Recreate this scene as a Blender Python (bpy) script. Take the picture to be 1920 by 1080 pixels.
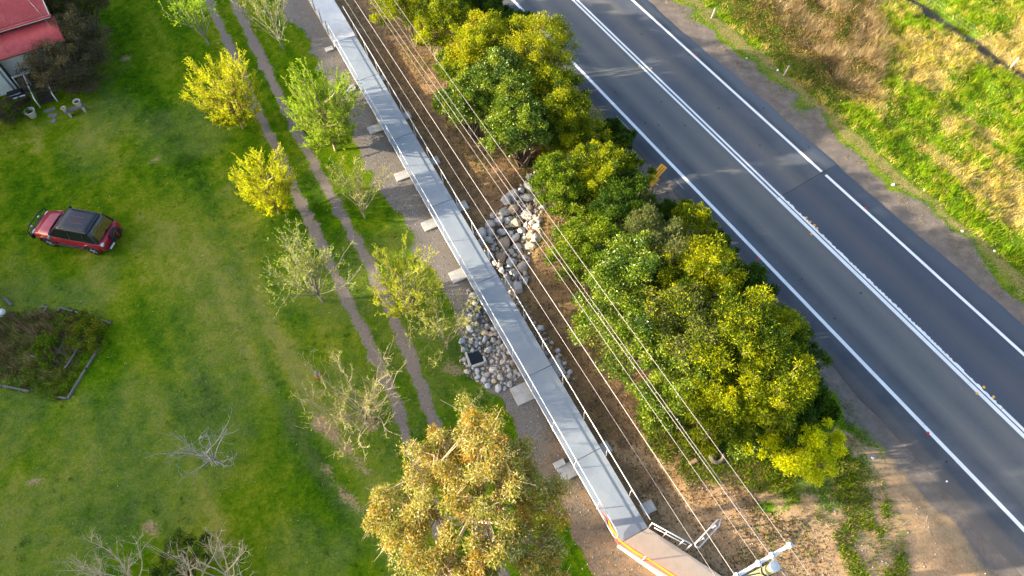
import bpy, bmesh, math, random
import numpy as np
from mathutils import Vector, Matrix, noise as mnoise

# ------------------------------------------------------------------ camera, sky, sun
for o in list(bpy.data.objects):
    bpy.data.objects.remove(o)
SC = bpy.context.scene
COL = SC.collection
H, PITCH, FPX = 31.0, 59.0, 1300.0
cam_d = bpy.data.cameras.new('camera')
cam_d.sensor_width = 36.0
cam_d.lens = 36.0 * FPX / 1920.0
cam_d.clip_start = 0.5
cam_d.clip_end = 1500.0
cam = bpy.data.objects.new('camera', cam_d)
COL.objects.link(cam)
cam.location = (0, 0, H)
cam.rotation_euler = (math.radians(90 - PITCH), 0, 0)
SC.camera = cam

SUN_EL = math.radians(15.0)
SUN_AZ = math.atan2(0.12, 1.0)          # heading in which the shadows fall, from +X
SUNV = Vector((math.cos(SUN_AZ) * math.cos(SUN_EL), math.sin(SUN_AZ) * math.cos(SUN_EL), -math.sin(SUN_EL)))
world = bpy.data.worlds.new('World')
SC.world = world
world.use_nodes = True
wn = world.node_tree.nodes
wn.clear()
w_out = wn.new('ShaderNodeOutputWorld')
w_bg = wn.new('ShaderNodeBackground')
w_sky = wn.new('ShaderNodeTexSky')
w_sky.sky_type = 'NISHITA'
w_sky.sun_disc = False
w_sky.sun_elevation = SUN_EL
w_sky.sun_rotation = math.atan2(-SUNV.x, -SUNV.y)
w_sky.air_density = 1.0
w_sky.dust_density = 3.2
w_sky.ozone_density = 1.0
w_bg.inputs['Strength'].default_value = 0.15
world.node_tree.links.new(w_sky.outputs[0], w_bg.inputs[0])
world.node_tree.links.new(w_bg.outputs[0], w_out.inputs[0])

sun_d = bpy.data.lights.new('sun', 'SUN')
sun_d.energy = 4.6
sun_d.angle = math.radians(0.6)
sun_d.color = (1.0, 0.87, 0.64)
sun = bpy.data.objects.new('sun', sun_d)
COL.objects.link(sun)
sun.location = (-60, -10, 60)
sun.rotation_euler = SUNV.to_track_quat('-Z', 'Y').to_euler()

SC.render.engine = 'CYCLES'
SC.cycles.max_bounces = 6
SC.cycles.diffuse_bounces = 3
SC.cycles.transmission_bounces = 4
SC.cycles.transparent_max_bounces = 8
SC.cycles.use_denoising = True
SC.view_settings.view_transform = 'Standard'
SC.view_settings.look = 'None'
SC.view_settings.exposure = 1.9
SC.view_settings.gamma = 1.0
SC.view_settings.use_curve_mapping = False

# ------------------------------------------------------------------ places
_c, _s = math.cos(math.radians(PITCH)), math.sin(math.radians(PITCH))

def G(px, py, z=0.0):
    """world point at height z that lies at this spot of the survey photograph"""
    u = (px - 960.0) / FPX
    v = (py - 540.0) / FPX
    t = (H - z) / (v * _c + _s)
    return Vector((u * t, (-v * _s + _c) * t, z))

RA = math.radians(-58.2)     # road frame: a along, b across
RD = (math.cos(RA), math.sin(RA))
RN = (-math.sin(RA), math.cos(RA))
PA = math.radians(-62.8)     # boardwalk frame
PD = (math.cos(PA), math.sin(PA))
PN = (-math.sin(PA), math.cos(PA))

def road_pt(a, b, z=0.0):
    return Vector((a * RD[0] + b * RN[0], a * RD[1] + b * RN[1], z))

def walk_pt(a, b, z=0.0):
    return Vector((a * PD[0] + b * PN[0], a * PD[1] + b * PN[1], z))

rng = np.random.default_rng(7)
random.seed(7)

_lat = {}
def vnoise(x, y, scale, seed=0):
    """smooth value noise in 0..1 on numpy arrays"""
    key = seed
    if key not in _lat:
        _lat[key] = np.random.default_rng(1000 + seed).random((256, 256))
    L = _lat[key]
    fx, fy = np.asarray(x) / scale + 71.3, np.asarray(y) / scale + 37.7
    ix, iy = np.floor(fx).astype(int), np.floor(fy).astype(int)
    tx, ty = fx - ix, fy - iy
    tx, ty = tx * tx * (3 - 2 * tx), ty * ty * (3 - 2 * ty)
    i0, i1, j0, j1 = ix % 256, (ix + 1) % 256, iy % 256, (iy + 1) % 256
    return ((L[i0, j0] * (1 - tx) + L[i1, j0] * tx) * (1 - ty) + (L[i0, j1] * (1 - tx) + L[i1, j1] * tx) * ty)

def fbm(x, y, scale, seed=0, octv=4):
    r, a, n = 0.0, 1.0, 0.0
    for i in range(octv):
        r = r + a * vnoise(x, y, scale / 2 ** i, seed + i)
        n += a
        a *= 0.55
    return r / n

def sstep(e0, e1, x):
    t = np.clip((x - e0) / (e1 - e0), 0, 1)
    return t * t * (3 - 2 * t)

def seg_dist(x, y, pts):
    d = np.full(np.shape(x), 1e9)
    for (x0, y0), (x1, y1) in zip(pts[:-1], pts[1:]):
        dx, dy = x1 - x0, y1 - y0
        t = np.clip(((x - x0) * dx + (y - y0) * dy) / (dx * dx + dy * dy + 1e-9), 0, 1)
        d = np.minimum(d, np.hypot(x - x0 - t * dx, y - y0 - t * dy))
    return d

def poly_sd(x, y, pts):
    """signed distance to a polygon, negative inside"""
    P = list(pts) + [pts[0]]
    d = seg_dist(x, y, P)
    ins = np.zeros(np.shape(x), bool)
    for (x0, y0), (x1, y1) in zip(P[:-1], P[1:]):
        if y0 == y1:
            continue
        c = ((y0 > y) != (y1 > y)) & (x < (x1 - x0) * (y - y0) / (y1 - y0) + x0)
        ins ^= c
    return np.where(ins, -d, d)

def PX(pts, z=0.0):
    return [tuple(G(a, b, z)[:2]) for a, b in pts]

GULLY = PX([(1035, 312), (1000, 360), (965, 420), (945, 480), (935, 560), (915, 640), (890, 668)])

def hz(x, y):
    """height of the ground"""
    x = np.asarray(x, float)
    y = np.asarray(y, float)
    b = x * RN[0] + y * RN[1]
    b2 = x * PN[0] + y * PN[1]
    z = 0.05 * (fbm(x, y, 5.0, 3, 3) - 0.5)
    z = z - 0.42 * np.exp(-(seg_dist(x, y, GULLY) / 1.25) ** 2)
    z = z - 0.22 * np.exp(-((b2 - 9.7) / 0.9) ** 2)
    band = sstep(10.5, 13.0, b2) * (1 - sstep(18.6, 20.6, b))
    z = z + band * (0.16 + 0.22 * (fbm(x, y, 2.2, 9, 3) - 0.5))
    fl = sstep(33.0, 36.0, b)
    z = z + fl * (0.55 * (fbm(x, y, 2.6, 15, 3) - 0.5) + 0.30 * (vnoise(x, y, 0.9, 19) - 0.5))
    z = z - 0.35 * np.exp(-((b - 46.0) / 0.8) ** 2) * sstep(40, 44, b)
    road = sstep(18.8, 20.2, b) * (1 - sstep(31.2, 33.2, b))
    return z * (1 - road) - 0.03 * road

def hz1(x, y):
    return float(hz(np.array([x]), np.array([y]))[0])

# ------------------------------------------------------------------ small helpers
def tag(o, label=None, cat=None, group=None, kind=None):
    if label: o['label'] = label
    if cat: o['category'] = cat
    if group: o['group'] = group
    if kind: o['kind'] = kind
    return o

def empty(name, loc=(0, 0, 0), rz=0.0, label=None, cat=None, group=None):
    o = bpy.data.objects.new(name, None)
    o.empty_display_size = 0.2
    COL.objects.link(o)
    o.location = loc
    o.rotation_euler = (0, 0, rz)
    return tag(o, label, cat, group)

def link(name, me, parent=None):
    o = bpy.data.objects.new(name, me)
    COL.objects.link(o)
    if parent is not None:
        o.parent = parent
    return o

def np_mesh(name, V, F, mat, cols=None, smooth=False):
    """mesh out of numpy arrays; F is (n,3) or (n,4)"""
    V = np.ascontiguousarray(V, dtype=np.float32)
    F = np.ascontiguousarray(F, dtype=np.int32)
    me = bpy.data.meshes.new(name)
    n, k = F.shape
    me.vertices.add(len(V))
    me.vertices.foreach_set('co', V.ravel())
    me.loops.add(n * k)
    me.loops.foreach_set('vertex_index', F.ravel())
    me.polygons.add(n)
    me.polygons.foreach_set('loop_start', np.arange(n, dtype=np.int32) * k)
    me.polygons.foreach_set('loop_total', np.full(n, k, dtype=np.int32))
    if smooth:
        me.polygons.foreach_set('use_smooth', np.ones(n, bool))
    if cols is not None:
        for nm, c in (cols.items() if isinstance(cols, dict) else (('tint', cols),)):
            at = me.attributes.new(nm, 'FLOAT_COLOR', 'POINT')
            c = np.asarray(c, np.float32)
            if c.shape[1] == 3:
                c = np.concatenate([c, np.ones((len(c), 1), np.float32)], 1)
            at.data.foreach_set('color', c.ravel())
    me.update(calc_edges=True)
    me.validate()
    if mat is not None:
        me.materials.append(mat)
    return me

class MB:
    """collects shapes and links them as one mesh object"""
    def __init__(self):
        self.v, self.f = [], []
    def add(self, vs, fs):
        k = len(self.v)
        self.v += [tuple(p) for p in vs]
        self.f += [tuple(i + k for i in f) for f in fs]
        return self
    def box(self, c, s, rz=0.0, M=None):
        hx, hy, hz_ = s[0] / 2, s[1] / 2, s[2] / 2
        P = [Vector((x, y, z)) for x in (-hx, hx) for y in (-hy, hy) for z in (-hz_, hz_)]
        R = Matrix.Rotation(rz, 3, 'Z') if M is None else M
        P = [R @ p + Vector(c) for p in P]
        return self.add(P, [(0, 1, 3, 2), (4, 6, 7, 5), (0, 4, 5, 1), (2, 3, 7, 6), (0, 2, 6, 4), (1, 5, 7, 3)])
    def beam(self, p0, p1, w, h, up=(0, 0, 1)):
        p0, p1 = Vector(p0), Vector(p1)
        d = (p1 - p0).normalized()
        s = d.cross(Vector(up))
        if s.length < 1e-4:
            s = d.cross(Vector((1, 0, 0)))
        s.normalize()
        u = s.cross(d)
        P = []
        for p in (p0, p1):
            P += [p - s * w / 2 - u * h / 2, p + s * w / 2 - u * h / 2, p + s * w / 2 + u * h / 2, p - s * w / 2 + u * h / 2]
        return self.add(P, [(3, 2, 1, 0), (4, 5, 6, 7), (0, 1, 5, 4), (1, 2, 6, 5), (2, 3, 7, 6), (3, 0, 4, 7)])
    def tube(self, pts, r, n=8, cap=True):
        pts = [Vector(p) for p in pts]
        rs = r if isinstance(r, (list, tuple)) else [r] * len(pts)
        vs, fs = [], []
        prev = None
        for i, p in enumerate(pts):
            d = (pts[min(i + 1, len(pts) - 1)] - pts[max(i - 1, 0)]).normalized()
            ref = prev if prev is not None else (Vector((0, 0, 1)) if abs(d.z) < 0.9 else Vector((1, 0, 0)))
            s = d.cross(ref)
            if s.length < 1e-3:
                s = d.cross(Vector((0, 1, 0)))
            s.normalize()
            u = s.cross(d).normalized()
            prev = u
            for k in range(n):
                a = 2 * math.pi * k / n
                vs.append(p + (s * math.cos(a) + u * math.sin(a)) * rs[i])
        for i in range(len(pts) - 1):
            for k in range(n):
                fs.append((i * n + k, i * n + (k + 1) % n, (i + 1) * n + (k + 1) % n, (i + 1) * n + k))
        if cap:
            fs.append(tuple(range(n - 1, -1, -1)))
            fs.append(tuple((len(pts) - 1) * n + k for k in range(n)))
        return self.add(vs, fs)
    def lathe(self, prof, c=(0, 0, 0), n=16, M=None, close=False):
        vs, fs = [], []
        R = M or Matrix.Identity(3)
        for r, z in prof:
            for k in range(n):
                a = 2 * math.pi * k / n
                vs.append(R @ Vector((r * math.cos(a), r * math.sin(a), z)) + Vector(c))
        m = len(prof)
        for i in range(m if close else m - 1):
            j = (i + 1) % m
            for k in range(n):
                fs.append((i * n + k, i * n + (k + 1) % n, j * n + (k + 1) % n, j * n + k))
        if not close:
            fs.append(tuple(range(n - 1, -1, -1)))
            fs.append(tuple((m - 1) * n + k for k in range(n)))
        return self.add(vs, fs)
    def prism(self, poly, z0, z1):
        n = len(poly)
        vs = [(p[0], p[1], z0) for p in poly] + [(p[0], p[1], z1) for p in poly]
        fs = [tuple(range(n - 1, -1, -1)), tuple(range(n, 2 * n))]
        fs += [(i, (i + 1) % n, n + (i + 1) % n, n + i) for i in range(n)]
        return self.add(vs, fs)
    def loft(self, rings, cap=True):
        n = len(rings[0])
        vs, fs = [p for r in rings for p in r], []
        for i in range(len(rings) - 1):
            for k in range(n):
                fs.append((i * n + k, i * n + (k + 1) % n, (i + 1) * n + (k + 1) % n, (i + 1) * n + k))
        if cap:
            fs.append(tuple(range(n - 1, -1, -1)))
            fs.append(tuple((len(rings) - 1) * n + k for k in range(n)))
        return self.add(vs, fs)
    def mesh(self, name, mat, smooth=False, bevel=0.0, sub=0):
        me = bpy.data.meshes.new(name)
        me.from_pydata([tuple(p) for p in self.v], [], self.f)
        bm = bmesh.new()
        bm.from_mesh(me)
        bmesh.ops.recalc_face_normals(bm, faces=bm.faces)
        if bevel:
            ed = [e for e in bm.edges if len(e.link_faces) == 2 and e.calc_face_angle(0) > 0.5]
            bmesh.ops.bevel(bm, geom=ed, offset=bevel, segments=2, affect='EDGES', clamp_overlap=True)
        if sub:
            bmesh.ops.subdivide_edges(bm, edges=bm.edges, cuts=sub, use_grid_fill=True, smooth=1.0)
        if smooth:
            for f in bm.faces:
                f.smooth = True
        bm.to_mesh(me)
        bm.free()
        me.materials.append(mat)
        return me
    def build(self, name, mat, parent=None, **k):
        return link(name, self.mesh(name, mat, **k), parent)

# ------------------------------------------------------------------ materials
def new_mat(name):
    m = bpy.data.materials.new(name)
    m.use_nodes = True
    nt = m.node_tree
    nt.nodes.clear()
    out = nt.nodes.new('ShaderNodeOutputMaterial')
    return m, nt, out

def N(nt, t, **k):
    n = nt.nodes.new(t)
    for a, b in k.items():
        setattr(n, a, b)
    return n

def lk(nt, a, b):
    nt.links.new(a, b)

def tex_noise(nt, vec, scale, detail=4.0, rough=0.6, dist=0.0):
    n = N(nt, 'ShaderNodeTexNoise')
    n.inputs['Scale'].default_value = scale
    n.inputs['Detail'].default_value = detail
    n.inputs['Roughness'].default_value = rough
    n.inputs['Distortion'].default_value = dist
    if vec is not None:
        lk(nt, vec, n.inputs['Vector'])
    return n.outputs['Fac']

def ramp(nt, fac, stops, interp='LINEAR'):
    r = N(nt, 'ShaderNodeValToRGB')
    r.color_ramp.interpolation = interp
    el = r.color_ramp.elements
    while len(el) > 1:
        el.remove(el[-1])
    el[0].position = stops[0][0]
    c = stops[0][1]
    el[0].color = (c, c, c, 1) if not isinstance(c, (tuple, list)) else (*c, 1)
    for p, c in stops[1:]:
        e = el.new(p)
        e.color = (c, c, c, 1) if not isinstance(c, (tuple, list)) else (*c, 1)
    lk(nt, fac, r.inputs[0])
    return r.outputs[0]

def mix(nt, fac, a, b, mode='MIX'):
    m = N(nt, 'ShaderNodeMix', data_type='RGBA', blend_type=mode)
    for sock, val in ((m.inputs[0], fac), (m.inputs[6], a), (m.inputs[7], b)):
        if isinstance(val, (int, float)):
            sock.default_value = val
        elif isinstance(val, (tuple, list)):
            sock.default_value = (*val, 1)
        else:
            lk(nt, val, sock)
    return m.outputs[2]

def mth(nt, op, a, b=None, clamp=False):
    m = N(nt, 'ShaderNodeMath', operation=op, use_clamp=clamp)
    for i, v in enumerate((a, b)):
        if v is None:
            continue
        if isinstance(v, (int, float)):
            m.inputs[i].default_value = v
        else:
            lk(nt, v, m.inputs[i])
    return m.outputs[0]

def principled(nt, out, col, rough=0.8, metal=0.0, spec=0.3, bump=None, bstr=0.3, bdist=0.02, coat=0.0):
    p = N(nt, 'ShaderNodeBsdfPrincipled')
    if isinstance(col, (tuple, list)):
        p.inputs['Base Color'].default_value = (*col, 1)
    else:
        lk(nt, col, p.inputs['Base Color'])
    if isinstance(rough, (int, float)):
        p.inputs['Roughness'].default_value = rough
    else:
        lk(nt, rough, p.inputs['Roughness'])
    p.inputs['Metallic'].default_value = metal
    p.inputs['Specular IOR Level'].default_value = spec
    p.inputs['Coat Weight'].default_value = coat
    if bump is not None:
        b = N(nt, 'ShaderNodeBump')
        b.inputs['Strength'].default_value = bstr
        b.inputs['Distance'].default_value = bdist
        lk(nt, bump, b.inputs['Height'])
        lk(nt, b.outputs[0], p.inputs['Normal'])
    if out is not None:
        lk(nt, p.outputs[0], out.inputs[0])
    return p

def coords(nt, kind='Object'):
    return N(nt, 'ShaderNodeTexCoord').outputs[kind]

def simple_mat(name, col, rough=0.7, metal=0.0, spec=0.35, var=0.25, scale=6.0, bstr=0.15, coat=0.0):
    m, nt, out = new_mat(name)
    v = coords(nt)
    n = tex_noise(nt, v, scale, 5)
    n2 = tex_noise(nt, v, scale * 9, 3)
    f = mth(nt, 'ADD', mth(nt, 'MULTIPLY', n, 0.7), mth(nt, 'MULTIPLY', n2, 0.3))
    lo = tuple(c * (1 - var) for c in col)
    hi = tuple(min(1, c * (1 + var)) for c in col)
    c = ramp(nt, f, [(0.3, lo), (0.7, hi)])
    principled(nt, out, c, rough, metal, spec, bump=n2 if bstr else None, bstr=bstr, bdist=0.01, coat=coat)
    return m

def leaf_mat(name, trans=0.35, rough=0.55, spec=0.3):
    m, nt, out = new_mat(name)
    at = N(nt, 'ShaderNodeAttribute', attribute_name='tint').outputs['Color']
    p = principled(nt, None, at, rough, 0, spec)
    t = N(nt, 'ShaderNodeBsdfTranslucent')
    lk(nt, mix(nt, 1.0, at, (1.15, 1.1, 0.35), 'MULTIPLY'), t.inputs[0])
    ms = N(nt, 'ShaderNodeMixShader')
    ms.inputs[0].default_value = trans
    lk(nt, p.outputs[0], ms.inputs[1])
    lk(nt, t.outputs[0], ms.inputs[2])
    lk(nt, ms.outputs[0], out.inputs[0])
    return m

M = {}
M['leaf'] = leaf_mat('leaf', 0.42, 0.55, 0.18)
M['leaf_gloss'] = leaf_mat('glossy_leaf', 0.28, 0.36, 0.5)
M['grass'] = leaf_mat('grass_blade', 0.3, 0.8, 0.03)
def bark_mat():
    m, nt, out = new_mat('bark')
    at = N(nt, 'ShaderNodeAttribute', attribute_name='tint').outputs['Color']
    n = tex_noise(nt, coords(nt), 14, 4)
    c = mix(nt, 1.0, at, ramp(nt, n, [(0.3, 0.6), (0.7, 1.25)]), 'MULTIPLY')
    principled(nt, out, c, 0.9, 0, 0.15, bump=n, bstr=0.4, bdist=0.02)
    return m
M['bark'] = bark_mat()
M['white_paint'] = simple_mat('white_paint', (0.72, 0.72, 0.70), 0.5, var=0.12, scale=3)
M['galv'] = simple_mat('galvanised_steel', (0.62, 0.60, 0.62), 0.38, metal=0.35, spec=0.5, var=0.10, scale=8)
M['wire'] = simple_mat('wire', (0.30, 0.262, 0.268), 0.45, metal=0.25, spec=0.5, var=0.08, scale=4, bstr=0)
M['deck'] = None
M['black'] = simple_mat('black_plastic', (0.012, 0.013, 0.016), 0.42, spec=0.4, var=0.2, scale=10, bstr=0.05)
M['rubber'] = simple_mat('rubber', (0.018, 0.018, 0.019), 0.8, var=0.3, scale=20)
M['alloy'] = simple_mat('alloy_wheel', (0.62, 0.63, 0.66), 0.3, metal=0.6, var=0.08, scale=8, bstr=0)
M['old_timber'] = simple_mat('weathered_timber', (0.15, 0.14, 0.13), 0.9, var=0.4, scale=9, bstr=0.5)
M['brown_timber'] = simple_mat('brown_timber', (0.055, 0.04, 0.032), 0.75, var=0.35, scale=9, bstr=0.4)
M['stone'] = simple_mat('cast_stone', (0.45, 0.41, 0.34), 0.9, var=0.25, scale=12, bstr=0.4)
M['terracotta'] = simple_mat('terracotta', (0.38, 0.16, 0.07), 0.85, var=0.25, scale=12)
M['concrete'] = simple_mat('pale_concrete', (0.42, 0.40, 0.37), 0.9, var=0.28, scale=3.5, bstr=0.3)
M['red_reflector'] = simple_mat('red_reflector', (0.6, 0.01, 0.03), 0.3, var=0.1, bstr=0)
M['yellow_reflector'] = simple_mat('yellow_reflector', (0.75, 0.38, 0.03), 0.35, var=0.15, bstr=0)
M['sign_yellow'] = simple_mat('sign_yellow', (0.85, 0.36, 0.012), 0.5, var=0.08, scale=4, bstr=0)
M['sign_ink'] = simple_mat('sign_ink', (0.05, 0.03, 0.01), 0.6, var=0.1, bstr=0)
M['grey_steel'] = simple_mat('grey_steel', (0.22, 0.23, 0.24), 0.5, metal=0.4, var=0.15)
M['soil_dark'] = simple_mat('dark_soil', (0.05, 0.036, 0.026), 0.95, var=0.4, scale=6, bstr=0.6)
M['water_dark'] = simple_mat('dark_water', (0.006, 0.006, 0.008), 0.12, spec=0.5, var=0.2, scale=3, bstr=0)

# ------------------------------------------------------------------ ground
TRACK_L = PX([(372, -60), (398, 20), (428, 80), (470, 180), (520, 282), (560, 370), (600, 452), (640, 540), (680, 622), (715, 690), (745, 762), (770, 840), (800, 930), (840, 1040), (870, 1120)])
TRACK_R = PX([(412, -60), (440, 5), (482, 92), (540, 212), (590, 310), (640, 400), (690, 490), (730, 580), (765, 660), (797, 742), (822, 810), (860, 900), (905, 1000), (960, 1120)])
WORN_1 = PX([(430, 500), (500, 610), (555, 700), (615, 800), (665, 870), (725, 960), (790, 1060)])
WORN_2 = PX([(400, 560), (470, 680), (540, 780), (600, 880), (655, 950), (710, 1010), (760, 1090)])
WORN_SOIL = PX([(600, 790), (640, 835), (690, 890)])
WORN_SOIL2 = PX([(610, 880), (650, 930), (690, 970)])
STRIP = PX([(560, -40), (575, 20), (625, 110), (745, 330), (830, 480), (900, 600), (960, 690), (1010, 770), (1060, 850), (1150, 1010), (1230, 1100),
            (1130, 1100), (1070, 1000), (1010, 910), (975, 830), (960, 760), (900, 740), (880, 640), (840, 560), (790, 480), (730, 380), (690, 310), (655, 215), (620, 130), (545, 40), (510, -40)])
SOIL = PX([(625, -40), (700, 100), (800, 280), (900, 430), (970, 560), (1060, 700), (1130, 820), (1230, 990), (1330, 1100), (1560, 1100), (1500, 1000), (1380, 880), (1400, 800), (1480, 780),
           (1520, 700), (1400, 520), (1290, 380), (1180, 290), (1090, 200), (1020, 150), (900, 60), (830, -40)])
DIRT = PX([(1180, 860), (1290, 900), (1420, 960), (1520, 960), (1640, 900), (1730, 950), (1800, 1010), (1870, 1110), (1290, 1110), (1230, 1000)])
TRACKDIRT = PX([(1600, 780), (1680, 880), (1740, 980), (1790, 1100)])
BED = PX([(0, 585), (110, 577), (208, 606), (185, 652), (125, 748), (0, 726), (-60, 715), (-60, 590)])
REEDS = PX([(1350, -60), (1358, 20), (1425, 85), (1488, 140), (1560, 195), (1640, 190), (1655, 100), (1625, -60)])

gx = np.concatenate([-np.geomspace(400, 44, 14), np.arange(-42, 44.01, 0.185), np.geomspace(46, 400, 14)])
gy = np.concatenate([-np.geomspace(300, 4, 14), np.arange(-2, 48.01, 0.185), np.geomspace(50, 400, 14)])
X, Y = np.meshgrid(gx, gy)
x, y = X.ravel(), Y.ravel()
nb = fbm(x, y, 1.2, 40, 3) - 0.5

def soft(d, w, n=0.5):
    return 1 - sstep(-w, w, d + nb * n)

nb2 = fbm(x, y, 0.45, 46, 2) - 0.5
m_track = np.maximum(1 - sstep(-.16, .16, seg_dist(x, y, TRACK_L) - 0.29 + nb2 * .35 + nb * .18), 1 - sstep(-.16, .16, seg_dist(x, y, TRACK_R) - 0.30 + nb2 * .35 + nb * .18))
b2_ = x * PN[0] + y * PN[1]
a2_ = x * PD[0] + y * PD[1]
m_strip = soft(np.minimum(poly_sd(x, y, STRIP), np.abs(b2_ - 6.5) - 1.35), 0.3, 1.4) * (y > -3) * sstep(-75, -60, a2_) * (1 - .52 * sstep(-12, -7, a2_ + nb * 4))
b_ = x * RN[0] + y * RN[1]
a_ = x * RD[0] + y * RD[1]
m_soil = np.maximum(soft(poly_sd(x, y, SOIL), 0.6, 2.6), soft(np.abs(b2_ - 8.4) - 3.2, 0.3, 0.8) * (y > 3.5) * sstep(-60, -55, a2_))
m_soil = np.maximum(m_soil, soft(poly_sd(x, y, BED) + 0.35, 0.4, 1.4) * 0.5)
MIXP = PX([(1470, 840), (1560, 760), (1640, 850), (1700, 960), (1700, 1090), (1540, 1090), (1400, 960), (1250, 900), (1180, 800), (1300, 820)])
m_dirt = np.maximum(soft(poly_sd(x, y, MIXP), 0.6, 2.0) * (.35 + .5 * sstep(.42, .58, fbm(x, y, 1.3, 44, 3))), soft(poly_sd(x, y, DIRT), 0.8, 3.4), soft(seg_dist(x, y, TRACKDIRT) - 0.6, 0.5, 1.4))
for (px, py, r) in [(410, 880, .45), (600, 705, .5), (640, 835, .35), (700, 925, .4), (180, 522, .5), (130, 505, .3), (292, 300, .22), (40, 270, .5), (690, 790, .45), (160, 195, .5),
                    (230, 60, .35), (240, 110, .4), (130, 1000, .4), (60, 905, .3), (1060, 840, .3), (890, 700, .3), (810, 745, .6), (850, 690, .5), (465, 245, .4), (400, 1010, .45), (285, 990, .35)]:
    g = G(px, py)
    m_dirt = np.maximum(m_dirt, soft(np.hypot(x - g.x, (y - g.y) * 1.4) - r * 0.7, 0.6, 2.2) * 0.62)
m_dirt = np.maximum(m_dirt, .85 * sstep(16.5, 18.5, b_ + nb) * (1 - sstep(20.6, 21.4, b_)) * sstep(-2, 2, a_ + nb * 2) * (a_ < 40))
m_dirt = np.maximum(m_dirt, soft(seg_dist(x, y, WORN_SOIL) - 0.3, 0.5, 1.0) * 0.85)
m_dirt = np.maximum(m_dirt, soft(seg_dist(x, y, WORN_SOIL2) - 0.22, 0.5, 1.0) * 0.78)
dry_right = 0.62 * sstep(31.2, 33.0, b_ + nb * 1.6) * (1 - sstep(32.9, 33.8, b_ + nb))
green_strip = sstep(32.9, 33.6, b_ + nb) * (1 - sstep(34.6, 35.8, b_ + nb)) * sstep(-36, -30, a_)
field = sstep(34.5, 36.0, b_ + nb)
patch = fbm(x, y, 4.5, 60, 3)
reed = soft(poly_sd(x, y, REEDS), 0.6, 2.0)
m_dry = np.clip(dry_right + field * sstep(0.40, 0.62, patch + 0.055 * (a_ + 20) / 8 + .10 * (fbm(x, y, 1.0, 66, 3) - .5)) * 0.9 + reed, 0, 1)
m_lush = np.clip(green_strip + field * (1 - sstep(0.36, 0.58, patch + 0.05 * (a_ + 20) / 8)) * .9, 0, 1)
m_lush = np.maximum(m_lush, soft(poly_sd(x, y, BED) + 0.2, 0.5, 1.0) * 0.35)
m_worn = np.maximum(soft(seg_dist(x, y, WORN_1) - 0.35, 0.7, 1.0), soft(seg_dist(x, y, WORN_2) - 0.25, 0.6, 1.0)) * 0.95
cg = G(430, 560)
m_worn = np.maximum(m_worn, 0.65 * np.exp(-(((x - cg.x + (y - cg.y) * .35) / 3.0) ** 2 + ((y - cg.y) / 6.0) ** 2)))
m_worn = np.maximum(m_worn, 0.55 * sstep(0.52, 0.68, fbm(x, y, 7.0, 80, 4)) * (b_ < 18))
m_sh = sstep(18.9, 20.3, b_ + nb * 1.4) * (1 - sstep(31.0, 32.9, b_ + nb * 2.0))
m_mud = np.exp(-((b_ - 46.0) / 0.45) ** 2) * sstep(40, 44, b_)
m_mud = np.maximum(m_mud, soft(seg_dist(x, y, GULLY) - 0.5, 0.3, 0.6) * 0.7)
# tone of the lawn: streaks along the mowing direction, pale and dark patches
def lawn_tone(x, y):
    us, vs_ = x * .50 - y * .866, x * .866 + y * .50
    t = .52 + .42 * (fbm(x, y, 3.6, 70, 5) - .5) + .50 * (fbm(us * .09, vs_, .8, 77, 3) - .5) + .55 * (fbm(x, y, .45, 75, 3) - .5)
    for (px, py, ru, rv, amp) in [(430, 590, 5, 2.2, .26), (350, 470, 3, 2, .2), (240, 520, 2, 2.5, .2), (560, 700, 3.5, .7, .22), (50, 265, 2, 2.5, .2), (40, 880, 2.5, 3, .2), (200, 270, 1.5, 2, .12), (160, 900, 2, 3, .1),
                                  (610, 780, 3, .5, .25), (520, 640, 3, .5, .22), (480, 700, 3, .45, .18), (300, 720, 2.5, 2, .12), (380, 960, 2, 2, .2), (330, 150, 3, .8, .1),
                                  (600, 440, 4, .9, -.26), (300, 240, 3, 1.3, -.2), (270, 170, 3, 1.0, -.2), (520, 770, 2.5, .7, -.24), (590, 850, 1.8, .8, -.26), (570, 920, 2.2, 1.0, -.22), (420, 780, 2, 1.5, -.2), (640, 1010, 2.0, 1.0, -.2), (240, 50, 2.5, .9, -.2), (330, 620, 3, .8, -.2), (220, 960, 1, 1.5, -.15), (380, 360, 4, .7, -.16)]:
        g = G(px, py)
        du, dv = (x - g.x) * .50 - (y - g.y) * .866, (x - g.x) * .866 + (y - g.y) * .50
        t = t + amp * .95 * np.exp(-(du / ru) ** 2 - (dv / rv) ** 2)
    return np.clip(t, 0, 1)
m_tone = lawn_tone(x, y)
one = np.ones_like(x)
colA = np.stack([m_track, m_strip, m_soil, one], 1)
colB = np.stack([m_dirt, m_dry, m_lush, one], 1)
colC = np.stack([m_worn, m_sh, m_mud, one], 1)
colD = np.stack([m_tone, m_tone, m_tone, one], 1)
nx, ny = len(gx), len(gy)
idx = np.arange(nx * ny).reshape(ny, nx)
F = np.stack([idx[:-1, :-1].ravel(), idx[:-1, 1:].ravel(), idx[1:, 1:].ravel(), idx[1:, :-1].ravel()], 1)
z = hz(x, y)

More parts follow.
